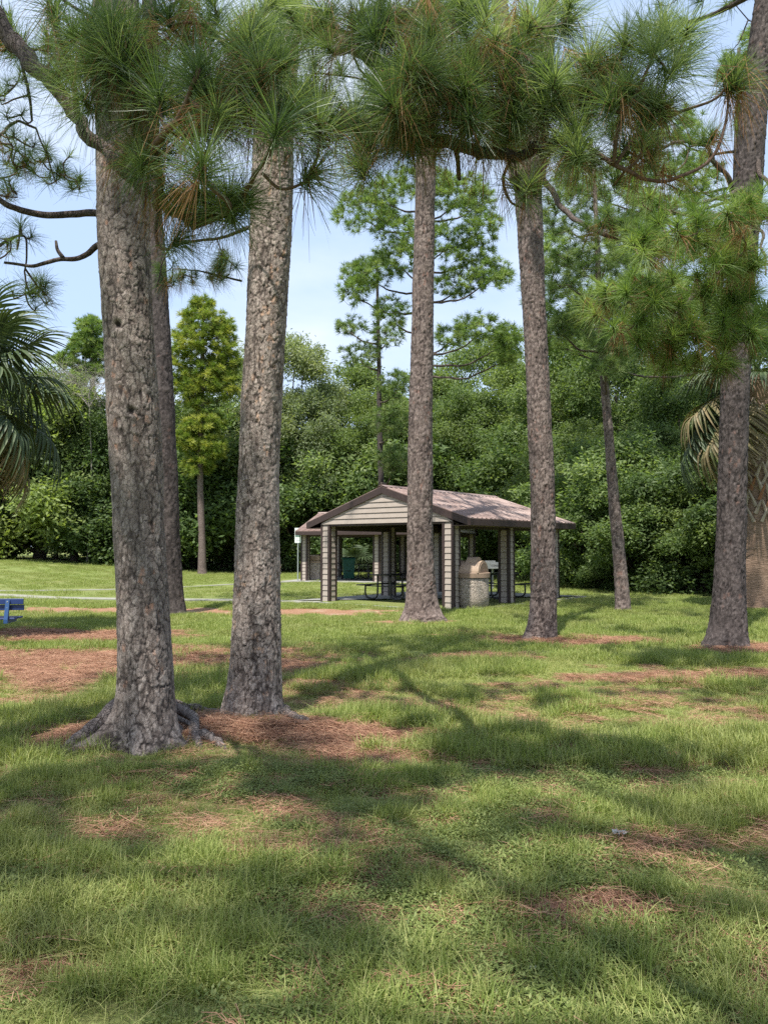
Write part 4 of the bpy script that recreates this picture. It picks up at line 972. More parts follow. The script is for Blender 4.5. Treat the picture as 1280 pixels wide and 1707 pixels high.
near(t2, [PC[14:], PJ, PE, PF, PG, PH, PD, PK],
     [(718, 45, 4.0, -.1, -1, -.2, 1.0), (650, 165, 3.8, -.3, -.6, -.5, 1.2), (840, 118, 4.05, .1, -1, -.2, 1.1), (982, 92, 4.0, 0, -1, -.1, .95), (1088, 75, 3.8, .15, -1, -.1, 1.25), (1124, 108, 3.9, .4, -.9, 0, .95), (1216, 128, 4.0, 0, -1, 0, .75), (1226, 134, 4.0, .2, -1, 0, .7), (1040, 62, 4.0, .1, -1, 0, .8), (960, 215, 4.0, -.2, -1, -.3, .9), (700, 110, 3.9, 0, -1, -.3, 1.1), (590, 190, 3.9, -.2, -1, -.2, 1)],
     [(640, 110, 80, 70, 4.2, .4, 11), (740, 120, 70, 70, 4.2, .4, 11), (690, 200, 60, 50, 4.2, .35, 8), (850, 60, 60, 60, 4.3, .35, 7), (860, 190, 60, 45, 4.2, .3, 8), (930, 150, 60, 60, 4.2, .3, 9), (1000, 120, 60, 60, 4.1, .3, 7), (1120, 60, 60, 40, 4.1, .3, 5), (700, 20, 90, 40, 4.4, .4, 8), (900, 10, 60, 40, 4.4, .4, 5), (1060, 180, 60, 50, 4.0, .3, 6), (580, 60, 60, 60, 4.6, .4, 7), (780, 190, 40, 40, 4.2, .3, 5), (610, 250, 40, 35, 4.2, .3, 4), (520, 20, 60, 40, 5, .5, 6), (780, 20, 60, 40, 4.6, .4, 6)], 63, dead=.5)
near(t2, [PC[:40], PM], [], [(80, 60, 90, 60, 6.0, .6, 10), (220, 90, 90, 80, 5.9, .5, 10), (380, 110, 90, 80, 6.2, .5, 10), (500, 100, 80, 90, 6.0, .5, 9), (620, 140, 90, 90, 6.2, .5, 12), (760, 110, 90, 90, 6.3, .5, 12), (880, 150, 80, 90, 6.3, .5, 11), (1000, 170, 80, 80, 6.3, .5, 10), (1120, 230, 70, 60, 6.4, .5, 7), (700, 220, 90, 40, 6.0, .4, 8), (820, 220, 60, 40, 6.0, .4, 6)], 65, L=.27, nn=90, w=.0042, dead=.25, mat='needle_mid')
# dead spray hanging between the middle trunks and near twigs at upper right
near(t2, [PC[40:], PD], [(1030, 300, 4.1, .4, -.6, 0, .7)], [(975, 250, 40, 30, 4.1, .25, 5), (1060, 250, 50, 40, 4.1, .25, 5), (880, 290, 30, 30, 4.25, .25, 3)], 64, L=.22, nn=80, dead=.5, fan=.5)

# pines behind the camera, whose shade falls on the near grass
for k, (x, y, z, c, s, lb) in enumerate([(-.2, -3.6, 12.0, 0, 1.7, 'pine behind the viewer, its crown shading the near grass at the centre'), (4.2, -2.6, 13.0, 1, 1.7, 'pine behind the viewer on the right, shading the near grass'), (-4.9, -2.4, 12.5, 1, 1.6, 'pine behind the viewer on the left, shading the near grass'),
                                          (5.6, 2.6, 12.5, 0, 1.5, 'pine just outside the right edge, shading the middle lawn'), (1.2, 1.2, 14.0, 1, 1.2, 'tall pine close beside the viewer, its crown above the picture')]):
    if k == 4: x, y = 2.6, .6
    t = thing('pine_tree', lb, 'tree', (x, y, 0))
    part('trunk', trunk_mesh('trunk', [(0, 0, -.1), (0, 0, 2), (.05, 0, 5), (.1, 0, z + 1), (.1, 0, z + 4)], [.22, .2, .18, .14, .06], M['bark_plate'], (.05, .08), .05, .06, .01, seed=70 + k), t)
    add_crown(t, (.08, 0, z), c, s, k * 1.3)

# ------------------------------------------------------------------ palms
def frond_mesh(name, mat, seed, pet=1.1, bl=1.15, nl=44, droop=.9, fold=.25, w=.052, spread_=118, split=.45):
    r = np.random.default_rng(seed); b = MB(); T = []
    # petiole along +x, arching down
    pp = spline([(0, 0, 0), (pet * .5, 0, .10), (pet, 0, .02)], 10)
    V, Q = tube_arrays([pp], [np.linspace(.022, .011, 10)], 6); Vs, Qs, o = [V], [Q], len(V); T.append(np.full(len(V), .7))
    hub = pp[-1]
    rib = spline([hub, hub + [bl * .22, 0, -.05], hub + [bl * .4, 0, -.16 * droop]], 12)   # costa
    for k in range(nl):
        f = k / (nl - 1) * 2 - 1; a = R(spread_) * f
        st = rib[int((1 - abs(f)) * 11)]
        L = bl * (1 - .28 * abs(f) ** 2) * r.uniform(.9, 1.05) - (st[0] - hub[0]) * .5
        s = np.linspace(0, 1, 9)
        hx = L * (s - .10 * s ** 3 * droop)
        dz = -droop * L * (.25 * s ** 2 + .5 * np.clip(s - split, 0, 1) ** 1.4 * r.uniform(.6, 1.6)) + fold * np.sin(abs(a)) * s * .3
        bend = a * (1 + .10 * s) + r.normal(0, .03) + r.normal(0, .25) * np.clip(s - split, 0, 1) ** 2
        c = np.stack([st[0] + hx * np.cos(bend) * (1 - .12 * s * droop), st[1] + hx * np.sin(bend), st[2] + dz], 1)
        tg = unit(np.gradient(c, axis=0)); sd = unit(np.cross(tg, [0, 0, 1.])); up_ = np.cross(sd, tg)
        ww = w * np.interp(s, [0, .15, .5, .8, 1], [.35, .8, 1, .6, .08])
        V = np.stack([c - sd * ww[:, None] * .5 + up_ * ww[:, None] * .2, c, c + sd * ww[:, None] * .5 + up_ * ww[:, None] * .2], 1).reshape(-1, 3)
        i = np.arange(8)[:, None] * 3
        Q = np.concatenate([i + np.array([[0, 1, 4, 3]]), i + np.array([[1, 2, 5, 4]])], 0) + o
        Vs.append(V); Qs.append(Q); o += len(V); T.append(np.full(len(V), np.clip(r.normal(.45, .2), 0, 1)))
    return mesh_np(name, np.vstack(Vs), np.vstack(Qs), mat, {'tint': np.concatenate(T)})
FR = [frond_mesh('frond', M['frond'], s, 1.05, 1.1, 44, d) for s, d in ((1, .8), (2, 1.25), (3, 1.7))]
FD = [frond_mesh('frond', M['frond_dead'], s, .9, 1.0, 38, 1.9, w=.03) for s in (4, 5)]
FB = frond_mesh('frond', mat_leaf('browning_palm_frond', (.06, .09, .03), (.17, .14, .07), (.36, .27, .16), .2, .5), 9, 1.0, 1.05, 42, 1.5)
FY = frond_mesh('frond', M['frond_yel'], 6, .8, 1.0, 34, 1.9, w=.035)
M['palm_bark'] = mat_simple('palm_bark', (.13, .08, .052), (.29, .20, .145), 7, .9, .03, sc=(1, 1, 6))
M['boot'] = mat_simple('palm_boot', (.36, .31, .25), (.20, .155, .12), 9, .85, .006)
M['boot_rust'] = mat_simple('rusty_fibre', (.16, .07, .035), (.27, .13, .07), 14, .9, .01)
def put_frond(t, me, top, az, el, roll=0, sc=1.):
    o = part('frond', me, t); o.location = top; o.scale = (sc,) * 3
    o.rotation_euler = (roll, -el, az)
def palm(label, base, rad, hcrown, boots, fr, seed, dead=8, lean=(0, 0), low=43):
    t = thing('palm_tree', label, 'palm tree', (base[0], base[1], 0)); r = np.random.default_rng(seed)
    P = np.array([(0, 0, -.1), (0, 0, .6), (lean[0] * .4, lean[1] * .4, hcrown * .5), (lean[0], lean[1], hcrown)])
    part('trunk', trunk_mesh('trunk', P, [rad * 1.05, rad * .96, rad * .82, rad * .8], M['palm_bark'], res=.03, dv=.035, seed=seed, disp=False), t)
    if boots:
        z0, z1 = boots; nrow = 15; Rb = rad * .84
        for k in range(nrow * 5):
            row = k // 5; a = (k % 5) * 2 * math.pi / 5 + (row % 2) * math.pi / 5 + row * .12 + r.normal(0, .06); z = z0 + (z1 - z0) * row / nrow + r.uniform(-.04, .04)
            sg = 1 if r.random() < .5 else -1
            for s in (-1, 1):
                # each old leaf base splits in two crossing straps
                l = r.uniform(.34, .46); aa = a
                pts = []
                for q in np.linspace(0, 1, 5):
                    ang = aa + s * (.34 * (1 - q)) ; rr_ = Rb + .035 + .06 * q + (.02 if s > 0 else 0)
                    pts.append((rr_ * math.cos(ang) + lean[0] * z / hcrown, rr_ * math.sin(ang) + lean[1] * z / hcrown, z + l * q))
                pts = np.array(pts); w_ = np.linspace(.05, .022, 5); b = MB()
                nrm = unit(np.array([[math.cos(a), math.sin(a), 0]])); 
                tg = unit(np.gradient(pts, axis=0)); sd = unit(np.cross(tg, nrm))
                V = np.stack([pts - sd * w_[:, None], pts + nrm * .02, pts + sd * w_[:, None], pts - nrm * .02], 1).reshape(-1, 3)
                i = np.arange(4)[:, None] * 4; Q = np.concatenate([i + np.array([[j, (j + 1) % 4, 4 + (j + 1) % 4, 4 + j]]) for j in range(4)], 0)
                b.add(V, np.vstack([Q, [[0, 3, 2, 1], [16, 17, 18, 19]]])); b.build('leaf_base', M['boot'] if r.random() < .85 else M['boot_rust'], t)
    top = np.array([lean[0], lean[1], hcrown])
    ga = 2.399963
    for k in range(fr):
        el = R(75 - (75 + low) * (k / fr) ** .8 + r.uniform(-6, 6))
        me = FR[0] if el > R(30) else (FR[1] if el > R(-5) else FR[2])
        if el < R(-22): me = FB
        put_frond(t, me, top + [0, 0, -.25 * k / fr], k * ga + r.uniform(-.15, .15), el, r.uniform(-.3, .3), r.uniform(.9, 1.1))
    for k in range(dead):
        put_frond(t, FD[k % 2], top + [0, 0, -.5], k * ga * 1.7 + r.uniform(-.2, .2), R(r.uniform(-72, -48)), r.uniform(-.3, .3), r.uniform(.9, 1.1))
    return t, top
pl, tl = palm('palm at the left edge with big green fan leaves browning at the bottom', (-7.6, 13.6), .26, 4.45, None, 38, 3, dead=12)
gp = G(1272, 1017)
pr, tr = palm('palm at the right edge with criss-crossed old leaf bases and hanging dead fronds', (gp[0], gp[1] + .35), .42, 6.2, (2.25, 5.2), 30, 8, dead=0, lean=(.1, 0), low=8)
for az, el, me, sc in ((R(176), R(-50), FD[0], 1.5), (R(190), R(-44), FD[1], 1.55), (R(184), R(-56), FD[1], 1.5), (R(200), R(-40), FB, 1.5), (R(172), R(-38), FR[2], 1.5), (R(182), R(-58), FD[0], 1.25), (R(196), R(-48), FD[1], 1.25), (R(170), R(-66), FD[0], 1.1), (R(205), R(-62), FD[1], 1.15), (R(188), R(-20), FB, 1.25), (R(178), R(-32), FR[2], 1.25), (R(215), R(-40), FB, 1.2), (R(245), R(-62), FY, 1.0), (R(262), R(-68), FY, 1.05), (R(280), R(-70), FD[0], 1.0), (R(20), R(-60), FD[1], 1.1), (R(60), R(-62), FD[0], 1.1), (R(110), R(-60), FD[1], 1.1)):
    put_frond(pr, me, tr + [0, 0, -.35], az, el, 0, sc)

# ------------------------------------------------------------------ forest
def lobed_crown(seed, RX, H, nl, n, L, w, z0=.8, mat=None, squash=.8):
    """leaf cloud on many uneven clumps; leaves at the tips of short sprays"""
    r = np.random.default_rng(seed)
    V_, T_ = [], []
    cs = []; nl = int(nl * 1.7)
    for k in range(nl):
        z = z0 + (H - z0) * r.uniform(0, 1) ** .85; f = (z - z0) / (H - z0)
        rad = RX * (math.sin(math.pi * min(1, .12 + .80 * f)) ** .6) * r.uniform(.35, 1.0); a = r.uniform(0, 2 * math.pi)
        lr = r.uniform(.4, 1.25) ** 1.3 * RX * .25 * (1.15 - .35 * f)
        cs.append((rad * math.cos(a), rad * math.sin(a), z, lr, r.uniform(.1, .9)))
    wts = np.array([c[3] ** 2 for c in cs]); cnt = (wts / wts.sum() * n).astype(int)
    for (x, y, z, lr, tb), m in zip(cs, cnt):
        ns = max(6, m // 7); d = unit(r.normal(size=(ns, 3)) + [0, 0, .25])
        rr = lr * r.uniform(.35, 1.25, (ns, 1)); rr *= 1 + .35 * (fbm(d[:, 0:1] * 2 + x, d[:, 1:2] * 2 + y, d[:, 2:3] * 2, 2, seed) - .5) * 2
        sp = np.array([x, y, z]) + d * rr * [1, 1, squash]
        c = np.repeat(sp, 7, 0) + r.normal(0, L * .75, (ns * 7, 3)); dd = np.repeat(d, 7, 0)
        t_ = unit(dd * .5 + r.normal(0, .6, dd.shape) + [0, 0, -.25])
        s_ = unit(np.cross(t_, dd + r.normal(0, .55, dd.shape)))
        LL = L * r.uniform(.6, 1.25, (len(c), 1))
        V_.append(np.stack([c - t_ * LL * .5, c + s_ * w * .5, c + t_ * LL * .5, c - s_ * w * .5], 1))
        T_.append(np.repeat(np.clip(tb * .55 + .2 + r.normal(0, .17, len(c)), 0, 1), 4))
    V = np.concatenate(V_).reshape(-1, 3); Q = np.arange(len(V)).reshape(-1, 4)
    me = mesh_np('crown', V, Q, mat, {'tint': np.concatenate(T_)})
    # limbs
    pth = []
    order = sorted(cs, key=lambda c: -c[3])[:14]
    pth.append((spline([(0, 0, -.2), (.1, 0, H * .3), (-.1, .1, H * .8)], 14), np.linspace(.17, .04, 14)))
    for (x, y, z, lr, _) in order:
        zb = min(z * .6, H * .6); pth.append((spline([(0, 0, zb * .5), (x * .4, y * .4, zb), (x, y, z)], 9), np.linspace(.07, .015, 9)))
    V2, Q2 = tube_arrays([p for p, _ in pth], [q for _, q in pth], 5)
    return me, mesh_np('trunk', V2, Q2, M['branch_bark'], smooth=True)
TV = [lobed_crown(11, 3.0, 9.5, 46, 50000, .18, .07, .9, M['leaf_a']), lobed_crown(12, 3.4, 10.5, 52, 52000, .175, .065, 1.0, M['leaf_b']),
      lobed_crown(13, 2.8, 9.0, 44, 48000, .17, .05, .9, M['leaf_c']), lobed_crown(14, 3.2, 8.2, 46, 50000, .175, .075, .7, M['leaf_b']),
      lobed_crown(15, 2.2, 4.2, 30, 34000, .14, .06, .3, M['leaf_a']), lobed_crown(16, 2.3, 4.4, 30, 36000, .14, .055, .3, M['leaf_b']), lobed_crown(17, 1.6, 3.4, 20, 13000, .17, .08, .2, M['leaf_y'])]
HV = [9.5, 10.5, 9.0, 8.2, 4.2, 4.4, 3.4]
def ftree(px, D, ytop, k, label, cat='tree', name='broadleaf_tree', group=None, wide=1., z=None, rz=None):
    """crown top at photo height ytop"""
    p = W(px, ytop, D); gz = float(hgt(p[0], p[1])) if z is None else z
    s = (p[2] - gz) / (HV[k] * 1.04)
    t = thing(name, label, cat, (p[0], D, gz - .05), rz if rz is not None else (px * .37 + D) % 6.28, group)
    for me, nm in zip(TV[k], ('crown', 'trunk')):
        o = part(nm, me, t, 'stuff' if nm == 'crown' else None); o.scale = (s * wide, s * wide, s)
    return t
BK = 'trees in the dark second row of the forest'
for i, px in enumerate(range(-560, 1900, 118)):
    ftree(px, 60 + (i * 37 % 7), 665 + (i * 53 % 60) - 40 * (px > 880), (0, 2, 1)[i % 3], 'broadleaf tree filling the gaps deep in the forest behind the front row', group=BK, wide=1.35)
F_ = [(-170, 50, 600, 0, 'dark broadleaf tree beyond the left palm, partly outside the frame'), (-60, 51, 615, 1, 'broadleaf tree directly behind the left palm leaves'), (30, 52, 620, 2, 'grey green broadleaf tree showing between the left palm and the round topped pine'),
      (100, 50, 622, 1, 'pale green tree below the round topped pine at far left'), (165, 49, 660, 0, 'dark tree touching the left side of the root-flared pine'), (240, 52, 640, 0, 'dark tree hidden behind the root-flared pine'), (385, 53, 600, 1, 'light green tree right behind the golden pine'),
      (330, 54, 680, 0, 'dark tree behind the golden pine trunk'), (480, 52, 562, 2, 'tall grey green tree showing just right of the flaky pine'), (530, 51, 640, 2, 'willowy grey green tree left of the pavilion roof'), (580, 54, 600, 0, 'dark tree behind the slim forest pine'),
      (640, 50, 655, 1, 'rounded mid green tree behind the pavilion gable'), (700, 54, 615, 0, 'dark tree behind the middle trunk'), (765, 49, 655, 1, 'rounded bright green tree above the pavilion ridge'), (830, 50, 645, 3, 'bright tree between the pavilion ridge and the forked pine'),
      (800, 56, 560, 1, 'tall tree rising behind the bright one above the pavilion'), (880, 48, 600, 0, 'tree directly behind the forked pine'), (930, 44, 575, 1, 'tall tree between the forked pine and the thin leaning pine'), (960, 36, 700, 3, 'pale bushy tree right of the pavilion eave'), (1030, 40, 560, 0, 'tall dark tree behind the thin leaning pine'),
      (1080, 33, 700, 0, 'dark bushy tree between the thin leaning pine and the dead palm fronds'), (1130, 36, 600, 0, 'tall dark tree behind the dead palm fronds'), (1190, 31, 690, 1, 'dark tree behind the leaning pine trunk at the right'), (1290, 30, 620, 0, 'dark tree behind the right palm'), (1400, 32, 600, 1, 'broadleaf tree just outside the right edge'),
      (1180, 44, 480, 1, 'tallest broadleaf tree, behind the dead palm fronds'), (1000, 50, 500, 2, 'tall grey green tree far behind the thin leaning pine')]
for px, D, yt, k, lb in F_: ftree(px, D, yt, k, lb)
S_ = [(-110, 48.5, 650, 4, 'dark bush at the far left forest foot, behind the bench'), (-20, 49.5, 660, 4, 'dark bush under the left palm'), (70, 49.5, 670, 5, 'bush on the mound edge right of the left palm'), (130, 49.0, 765, 4, 'round bush at the left forest foot beside the root-flared pine'), (178, 48.5, 890, 5, 'small pale shrub at the lawn edge left of the root-flared pine'),
      (255, 50.5, 730, 4, 'bush between the two left trunks'), (320, 51.5, 760, 4, 'dark bush left of the golden pine trunk'), (375, 52.0, 705, 4, 'dark bush right of the golden pine trunk'), (450, 52.5, 740, 4, 'dark bush right of the flaky pine'), (500, 50.5, 780, 4, 'dark bush behind the notice sign'),
      (560, 51.5, 730, 5, 'bush behind the farther pavilion left half'), (630, 51.5, 770, 4, 'bush behind the farther pavilion middle'), (700, 51.5, 695, 4, 'bush behind the middle trunk base'), (780, 50.5, 750, 5, 'bush behind the concrete bin'), (850, 48.5, 800, 4, 'bush behind the right pavilion columns'),
      (905, 43, 720, 4, 'bush behind the forked pine'), (955, 36, 770, 5, 'bright bush below the pavilion eave tip'), (1005, 31, 735, 5, 'bush left of the thin leaning pine foot'), (1055, 28.5, 800, 4, 'dark bush right of the thin leaning pine foot'), (1110, 27.5, 830, 4, 'dark bush at the lawn edge between the two right trunks'),
      (1165, 27, 770, 4, 'dark bush touching the leaning pine on its left'), (1230, 26.5, 790, 4, 'dark bush between leaning pine and right palm'), (1320, 26, 725, 4, 'dark bush outside the right edge'), (1010, 29, 905, 4, 'low dark shrub at the lawn corner beside the thin leaning pine')]
for px, D, yt, k, lb in S_: ftree(px, D, yt, k, lb, 'bush', 'bush', wide=1.25)
# low plants and palmettos
for i, (px, D, sc, lb) in enumerate([(590, 43, .8, 'palmetto seen through the farther pavilion, left of its middle column'), (622, 43.5, .9, 'palmetto behind the picnic table of the farther pavilion'), (664, 43, .9, 'palmetto seen through the nearer pavilion'), (725, 46, .45, 'low pale fan plant at the forest foot right of the pavilion')]):
    p = W(px if i < 3 else 855, 912, D); t = thing('palmetto', lb, 'palmetto', (p[0], D, .1))
    for k in range(11): put_frond(t, FR[k % 2], (0, 0, .15), k * 2.4, R(70 - 5 * k), .2, sc)
# bare pale twigs in the foliage
def bare(px, py, D, sc, label, seed):
    r = np.random.default_rng(seed); base = W(px, py, D); pth = []
    t = thing('bare_tree', label, 'bare tree', (base[0], D, float(hgt(base[0], D))))
    z0 = base[2] - t.location.z
    pth.append((spline([(0, 0, -.1), (.2, 0, z0 * .5), (0, 0, z0)], 10), np.linspace(.07, .04, 10)))
    def br(p, d, l, rad, lev):
        q = [p]; dd = d.copy()
        for _ in range(5): dd = unit((dd + r.normal(0, .22, 3))[None])[0]; q.append(q[-1] + dd * l / 5)
        pth.append((np.array(q), np.linspace(rad, rad * .45, 6)))
        if lev < 4:
            for _ in range(4): 
                k = r.integers(2, 6); br(q[k], unit((dd + r.normal(0, .55, 3))[None])[0], l * .68, rad * .55, lev + 1)
    for _ in range(5): br(np.array([0, 0, z0]), unit(np.array([[r.normal(0, .6), r.normal(0, .4), .9]]))[0], sc, .035, 0)
    V, Q = tube_arrays([p for p, _ in pth], [q for _, q in pth], 4)
    part('branches', mesh_np('branches', V, Q, M['pale_twig'], smooth=True), t, 'stuff')
bare(150, 680, 47, 1.9, 'leafless pale grey tree below the round topped pine', 5)

# ------------------------------------------------------------------ grass, weeds, straw
def clump(kind, seed):
    r = np.random.default_rng(seed); Vs, Qs, T, o = [], [], [], 0
    def blades(n, h0, h1, w, sp, bend, segs=3, tb=(.15, .85), flat=0.):
        nonlocal o
        a = r.uniform(0, 6.283, n); b = r.uniform(0, 1, n) ** .5 * sp
        P = np.stack([b * np.cos(a), b * np.sin(a), np.zeros(n) - .004], 1); az = r.uniform(0, 6.283, n); h = r.uniform(h0, h1, n); ln = np.abs(r.normal(0, bend, n)) + .12
        s = np.linspace(0, 1, segs + 1); rows = []
        dx, dy = np.cos(az), np.sin(az)
        for q in s:
            ho = h * ln * q ** 1.6; v = h * (q - .42 * np.minimum(ln, 1.4) * q ** 2) * (1 - flat)
            c = P + np.stack([dx * ho, dy * ho, v + .008 * flat * np.sin(q * 3)], 1)
            ww = w * (1 - q ** 2 * .9) * .5 * r.uniform(.8, 1.2)
            sd = np.stack([-dy, dx, 0 * dx], 1) * ww
            rows += [c - sd, c + sd]
        V = np.stack(rows, 1); k = 2 * (segs + 1); oo = np.arange(n)[:, None] * k + o
        for q in range(segs): Qs.append(oo + np.array([[2 * q, 2 * q + 1, 2 * q + 3, 2 * q + 2]]))
        Vs.append(V.reshape(-1, 3)); T.append(np.repeat(r.uniform(tb[0], tb[1], n), k)); o += n * k
    def leaves(n, sp, h, L, w):
        nonlocal o
        a = r.uniform(0, 6.283, n); b = r.uniform(0, 1, n) ** .5 * sp
        c = np.stack([b * np.cos(a), b * np.sin(a), r.uniform(.005, h, n)], 1); az = r.uniform(0, 6.283, n); el = r.uniform(-.2, .7, n)
        d = np.stack([np.cos(az) * np.cos(el), np.sin(az) * np.cos(el), np.sin(el)], 1); sd = unit(np.cross(d, [0, 0, 1.])) * w * .5
        LL = (L * r.uniform(.6, 1.2, n))[:, None]
        V = np.stack([c, c + d * LL * .45 + sd, c + d * LL, c + d * LL * .45 - sd], 1); Vs.append(V.reshape(-1, 3))
        Qs.append(np.arange(n)[:, None] * 4 + np.arange(4)[None] + o); T.append(np.repeat(r.uniform(.1, .9, n), 4)); o += 4 * n
    if kind == 'tall': blades(38, .06, .16, .0050, .08, .75); blades(14, .04, .11, .004, .1, 1.3, tb=(.8, 1.))
    elif kind == 'short': blades(50, .02, .07, .0042, .11, 1.); blades(18, .04, .10, .0036, .1, 1.5, tb=(.8, 1))
    elif kind == 'weed': leaves(110, .10, .045, .022, .009); blades(10, .03, .09, .004, .08, .8)
    elif kind == 'patch': blades(230, .05, .13, .008, .30, .6, segs=2)
    elif kind == 'far': blades(260, .05, .12, .016, .55, .6, segs=1)
    elif kind == 'straw':
        n = 75; a = r.uniform(0, 6.283, n); b = r.uniform(0, 1, n) ** .5 * .17
        c = np.stack([b * np.cos(a), b * np.sin(a), r.uniform(.002, .02, n)], 1); az = r.uniform(0, 6.283, n); L = r.uniform(.12, .24, n)
        rows = []; cv = r.normal(0, .35, n)
        for q in np.linspace(-.5, .5, 4):
            aa = az + cv * q * 2; p = c + np.stack([np.cos(aa) * L * q, np.sin(aa) * L * q, .012 * np.cos(q * 3) + r.uniform(0, .006, n)], 1)
            sd = np.stack([-np.sin(aa), np.cos(aa), r.normal(0, .5, n)], 1) * .0010
            rows += [p - sd, p + sd]
        V = np.stack(rows, 1); oo = np.arange(n)[:, None] * 8
        for q in range(3): Qs.append(oo + np.array([[2 * q, 2 * q + 1, 2 * q + 3, 2 * q + 2]]))
        Vs.append(V.reshape(-1, 3)); T.append(np.repeat(r.uniform(0, 1, n), 8))
    mat = {'weed': 'weed', 'straw': 'straw'}.get(kind, 'blade')
    return mesh_np(kind, np.vstack(Vs), np.vstack(Qs), M[mat], {'tint': np.concatenate(T)})
def scatter_obj(name, kinds, pts, scl, idx, tilt=None):
    col = bpy.data.collections.new(name + '_sorts')
    for i, (k, s) in enumerate(kinds):
        o = bpy.data.objects.new('%02d_%s' % (i, k), clump(k, s)); col.objects.link(o)
    me = bpy.data.meshes.new(name); n = len(pts)
    me.vertices.add(n); me.vertices.foreach_set('co', np.ascontiguousarray(pts, np.float32).ravel())
    rot = np.zeros((n, 3), np.float32); rot[:, 2] = rng.uniform(0, 6.283, n); rot[:, :2] = rng.normal(0, .1, (n, 2))
    a = me.attributes.new('rot', 'FLOAT_VECTOR', 'POINT'); a.data.foreach_set('vector', rot.ravel())
    a = me.attributes.new('scl', 'FLOAT', 'POINT'); a.data.foreach_set('value', scl.astype(np.float32))
    a = me.attributes.new('idx', 'INT', 'POINT'); a.data.foreach_set('value', idx.astype(np.int32))
    o = part(name, me, kind='stuff')
    ng = bpy.data.node_groups.new(name, 'GeometryNodeTree')
    ng.interface.new_socket('Geometry', in_out='INPUT', socket_type='NodeSocketGeometry'); ng.interface.new_socket('Geometry', in_out='OUTPUT', socket_type='NodeSocketGeometry')
    gi, go = ng.nodes.new('NodeGroupInput'), ng.nodes.new('NodeGroupOutput')
    ip = ng.nodes.new('GeometryNodeInstanceOnPoints'); ci = ng.nodes.new('GeometryNodeCollectionInfo'); ci.inputs['Collection'].default_value = col
    ci.inputs['Separate Children'].default_value = True; ci.inputs['Reset Children'].default_value = True
    def na(nm, ty):
        q = ng.nodes.new('GeometryNodeInputNamedAttribute'); q.data_type = ty; q.inputs['Name'].default_value = nm; return q.outputs['Attribute']
    L = ng.links
    ip.inputs['Pick Instance'].default_value = True
    L.new(gi.outputs[0], ip.inputs['Points']); L.new(ci.outputs[0], ip.inputs['Instance']); L.new(na('idx', 'INT'), ip.inputs['Instance Index'])
    L.new(na('rot', 'FLOAT_VECTOR'), ip.inputs['Rotation']); L.new(na('scl', 'FLOAT'), ip.inputs['Scale']); L.new(ip.outputs[0], go.inputs[0])
    md = o.modifiers.new(name, 'NODES'); md.node_group = ng
    return o
def field(y0, y1, dens, m=1.15, extra=1.0):
    A = (y1 ** 2 - y0 ** 2) * .5 * (1280 / FPX) * m + 2 * extra * (y1 - y0); n = int(A * dens)
    y = np.sqrt(rng.uniform(y0 ** 2, y1 ** 2, n)); x = (rng.uniform(-.5, .5, n)) * (y * 1280 / FPX * m + 2 * extra)
    return x, y
def in_slab(x, y):
    c, s = math.cos(TH), math.sin(TH); dx, dy = x - .063, y - 21.577
    u = dx * c - dy * s; v = dx * s + dy * c
    a = (abs(u) < 3.0) & (v > -.8) & (v < 6.65)
    r2 = R(73); dx, dy = x - 3.74, y - 36.3; c, s = math.cos(r2), math.sin(r2); u = dx * c + dy * s; v = -dx * s + dy * c
    return a | ((abs(u) < 3.0) & (v > -.8) & (v < 8.1))
PATHS = [(np.array([v.co[:2] for v in o.data.vertices][:60]) + np.array([v.co[:2] for v in o.data.vertices][60:120])) / 2 for o in bpy.data.objects if o.name.startswith('path')]
def on_path(x, y):
    r_ = np.zeros(len(x), bool)
    for P_ in PATHS:
        q = np.concatenate([P_, (P_[1:] + P_[:-1]) / 2])
        d = np.min((x[:, None] - q[None, :, 0]) ** 2 + (y[:, None] - q[None, :, 1]) ** 2, 1); r_ |= d < .72 ** 2
    return r_
TR = np.array([(bx1, by1, .30), (bx2, by2, .28), (P3[0][0], P3[0][1], .33), (P4[0][0], P4[0][1], .28), (P5[0][0], P5[0][1], .36), (P6[0][0], P6[0][1], .2), (bn[0], bn[1] + .38, .42)])
def off_trunks(x, y): return np.all((x[:, None] - TR[None, :, 0]) ** 2 + (y[:, None] - TR[None, :, 1]) ** 2 > TR[None, :, 2] ** 2, 1)
def put(x, y): return np.stack([x, y, ground_z(x, y)], 1)
gp_, gs_, gi_ = [], [], []; wp_, ws_ = [], []
x, y = field(1.9, 5.6, 430); s = straw(x, y); hi = fbm(x * 1.1 + 40, y * 1.3, o=3, s=60)
k = (rng.uniform(0, 1, len(x)) < (1 - s * .97) * (.55 + .5 * sstep(.36, .6, hi))) & off_trunks(x, y)
x, y, hi = x[k], y[k], hi[k]
isw = rng.uniform(0, 1, len(x)) < .42 * sstep(.54, .42, fbm(x * .9, y * 1.1 + 9, o=3, s=80)) + .06
tall = (hi > .56) | (rng.uniform(0, 1, len(x)) < .14)
gp_.append(put(x, y)[~isw]); gs_.append(rng.uniform(.55, 1.0, len(x))[~isw] * (.62 + .5 * sstep(.4, .65, hi[~isw]))); gi_.append(np.where(tall, rng.integers(0, 4, len(x)), rng.integers(4, 7, len(x)))[~isw])
wp_.append(put(x, y)[isw]); ws_.append(rng.uniform(.7, 1.2, isw.sum()))
TR[:, 2] *= .82
x, y = field(5.6, 11, 170); s = straw(x, y); hi = fbm(x * .8 + 40, y * 1.0, o=3, s=60)
k = (rng.uniform(0, 1, len(x)) < (1 - s * .98) * (.65 + .6 * sstep(.3, .6, hi))) & off_trunks(x, y); x, y, hi = x[k], y[k], hi[k]
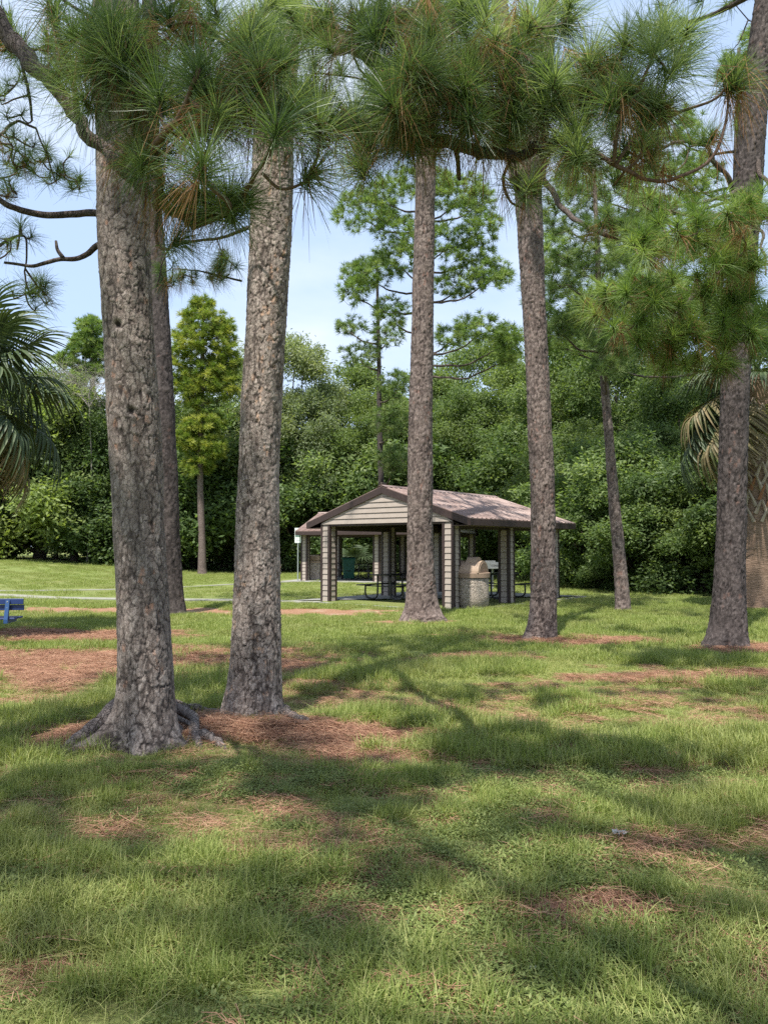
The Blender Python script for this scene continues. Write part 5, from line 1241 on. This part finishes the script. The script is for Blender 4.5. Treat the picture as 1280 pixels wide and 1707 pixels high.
gp_.append(put(x, y)); gs_.append(rng.uniform(.7, 1.25, len(x)) * (.75 + .5 * sstep(.35, .65, hi))); gi_.append(np.where(hi > .5, rng.integers(0, 4, len(x)), rng.integers(4, 7, len(x))))
x, y = field(11, 22, 16); s = straw(x, y)
k = (rng.uniform(0, 1, len(x)) < (1 - s * .97)) & off_trunks(x, y) & ~in_slab(x, y) & ~on_path(x, y); x, y = x[k], y[k]
gp_.append(put(x, y)); gs_.append(rng.uniform(.6, 1.1, len(x)) * (.7 + .5 * fbm(x, y, o=2, s=7))); gi_.append(rng.integers(7, 10, len(x)))
x, y = field(22, 48, 4.2, 1.3, 3); k = ~in_slab(x, y) & ~on_path(x, y) & (rng.uniform(0, 1, len(x)) < 1); x, y = x[k], y[k]
gp_.append(put(x, y)); gs_.append(rng.uniform(.5, .85, len(x))); gi_.append(rng.integers(10, 13, len(x)))
scatter_obj('grass', [('tall', 1), ('tall', 2), ('tall', 3), ('tall', 4), ('short', 5), ('short', 6), ('short', 7), ('patch', 8), ('patch', 9), ('patch', 10), ('far', 11), ('far', 12), ('far', 13)], np.vstack(gp_), np.concatenate(gs_), np.concatenate(gi_))
print('grass', sum(len(g) for g in gp_))
WP = np.vstack(wp_); scatter_obj('weeds', [('weed', 21), ('weed', 22), ('weed', 23)], WP, np.concatenate(ws_), rng.integers(0, 3, len(WP)))
x, y = field(1.9, 15, 90); s = straw(x, y); k = (rng.uniform(0, 1, len(x)) < s * .95 + .2 * (y < 9)) & (off_trunks(x, y)); x, y = x[k], y[k]
SP_ = put(x, y); scatter_obj('pine_straw', [('straw', 31), ('straw', 32), ('straw', 33)], SP_, rng.uniform(.7, 1.2, len(x)), rng.integers(0, 3, len(x)))

# ------------------------------------------------------------------ scraps in the grass
M['paper'] = mat_simple('paper_scrap', (.45, .46, .45), (.34, .36, .36), 20, .7)
def scrap(px, py, sz, label, seed):
    p = G(px, py); r = np.random.default_rng(seed); n = 7
    u, v = np.meshgrid(np.linspace(-1, 1, n), np.linspace(-1, 1, n)); zz = r.uniform(0, .55, u.shape) * sz
    V = np.stack([u * sz * .7 + r.normal(0, .1 * sz, u.shape), v * sz * .45 + r.normal(0, .1 * sz, u.shape), zz + .03], -1).reshape(-1, 3)
    i = np.arange(n - 1)[:, None] * n + np.arange(n - 1)[None]; Q = np.stack([i, i + 1, i + n + 1, i + n], -1).reshape(-1, 4)
    o = part('paper_scrap', mesh_np('paper_scrap', V, Q, M['paper'])); o.location = (p[0], p[1], ground_z(p[0], p[1])[0]); tag(o, label, 'litter')
scrap(1033, 1404, .05, 'crumpled white scrap in the sunlit grass, largest of the scraps', 1); scrap(1153, 1320, .035, 'small white scrap in the shaded grass, farthest of the scraps', 2); scrap(889, 1629, .018, 'tiny white fleck in the near grass, nearest of the scraps', 3)
print('tris', sum(len(m.loop_triangles) or sum(p_ - 2 for p_ in np.array([0])) for m in bpy.data.meshes) if False else sum(len(m.polygons) for m in bpy.data.meshes) * 2)
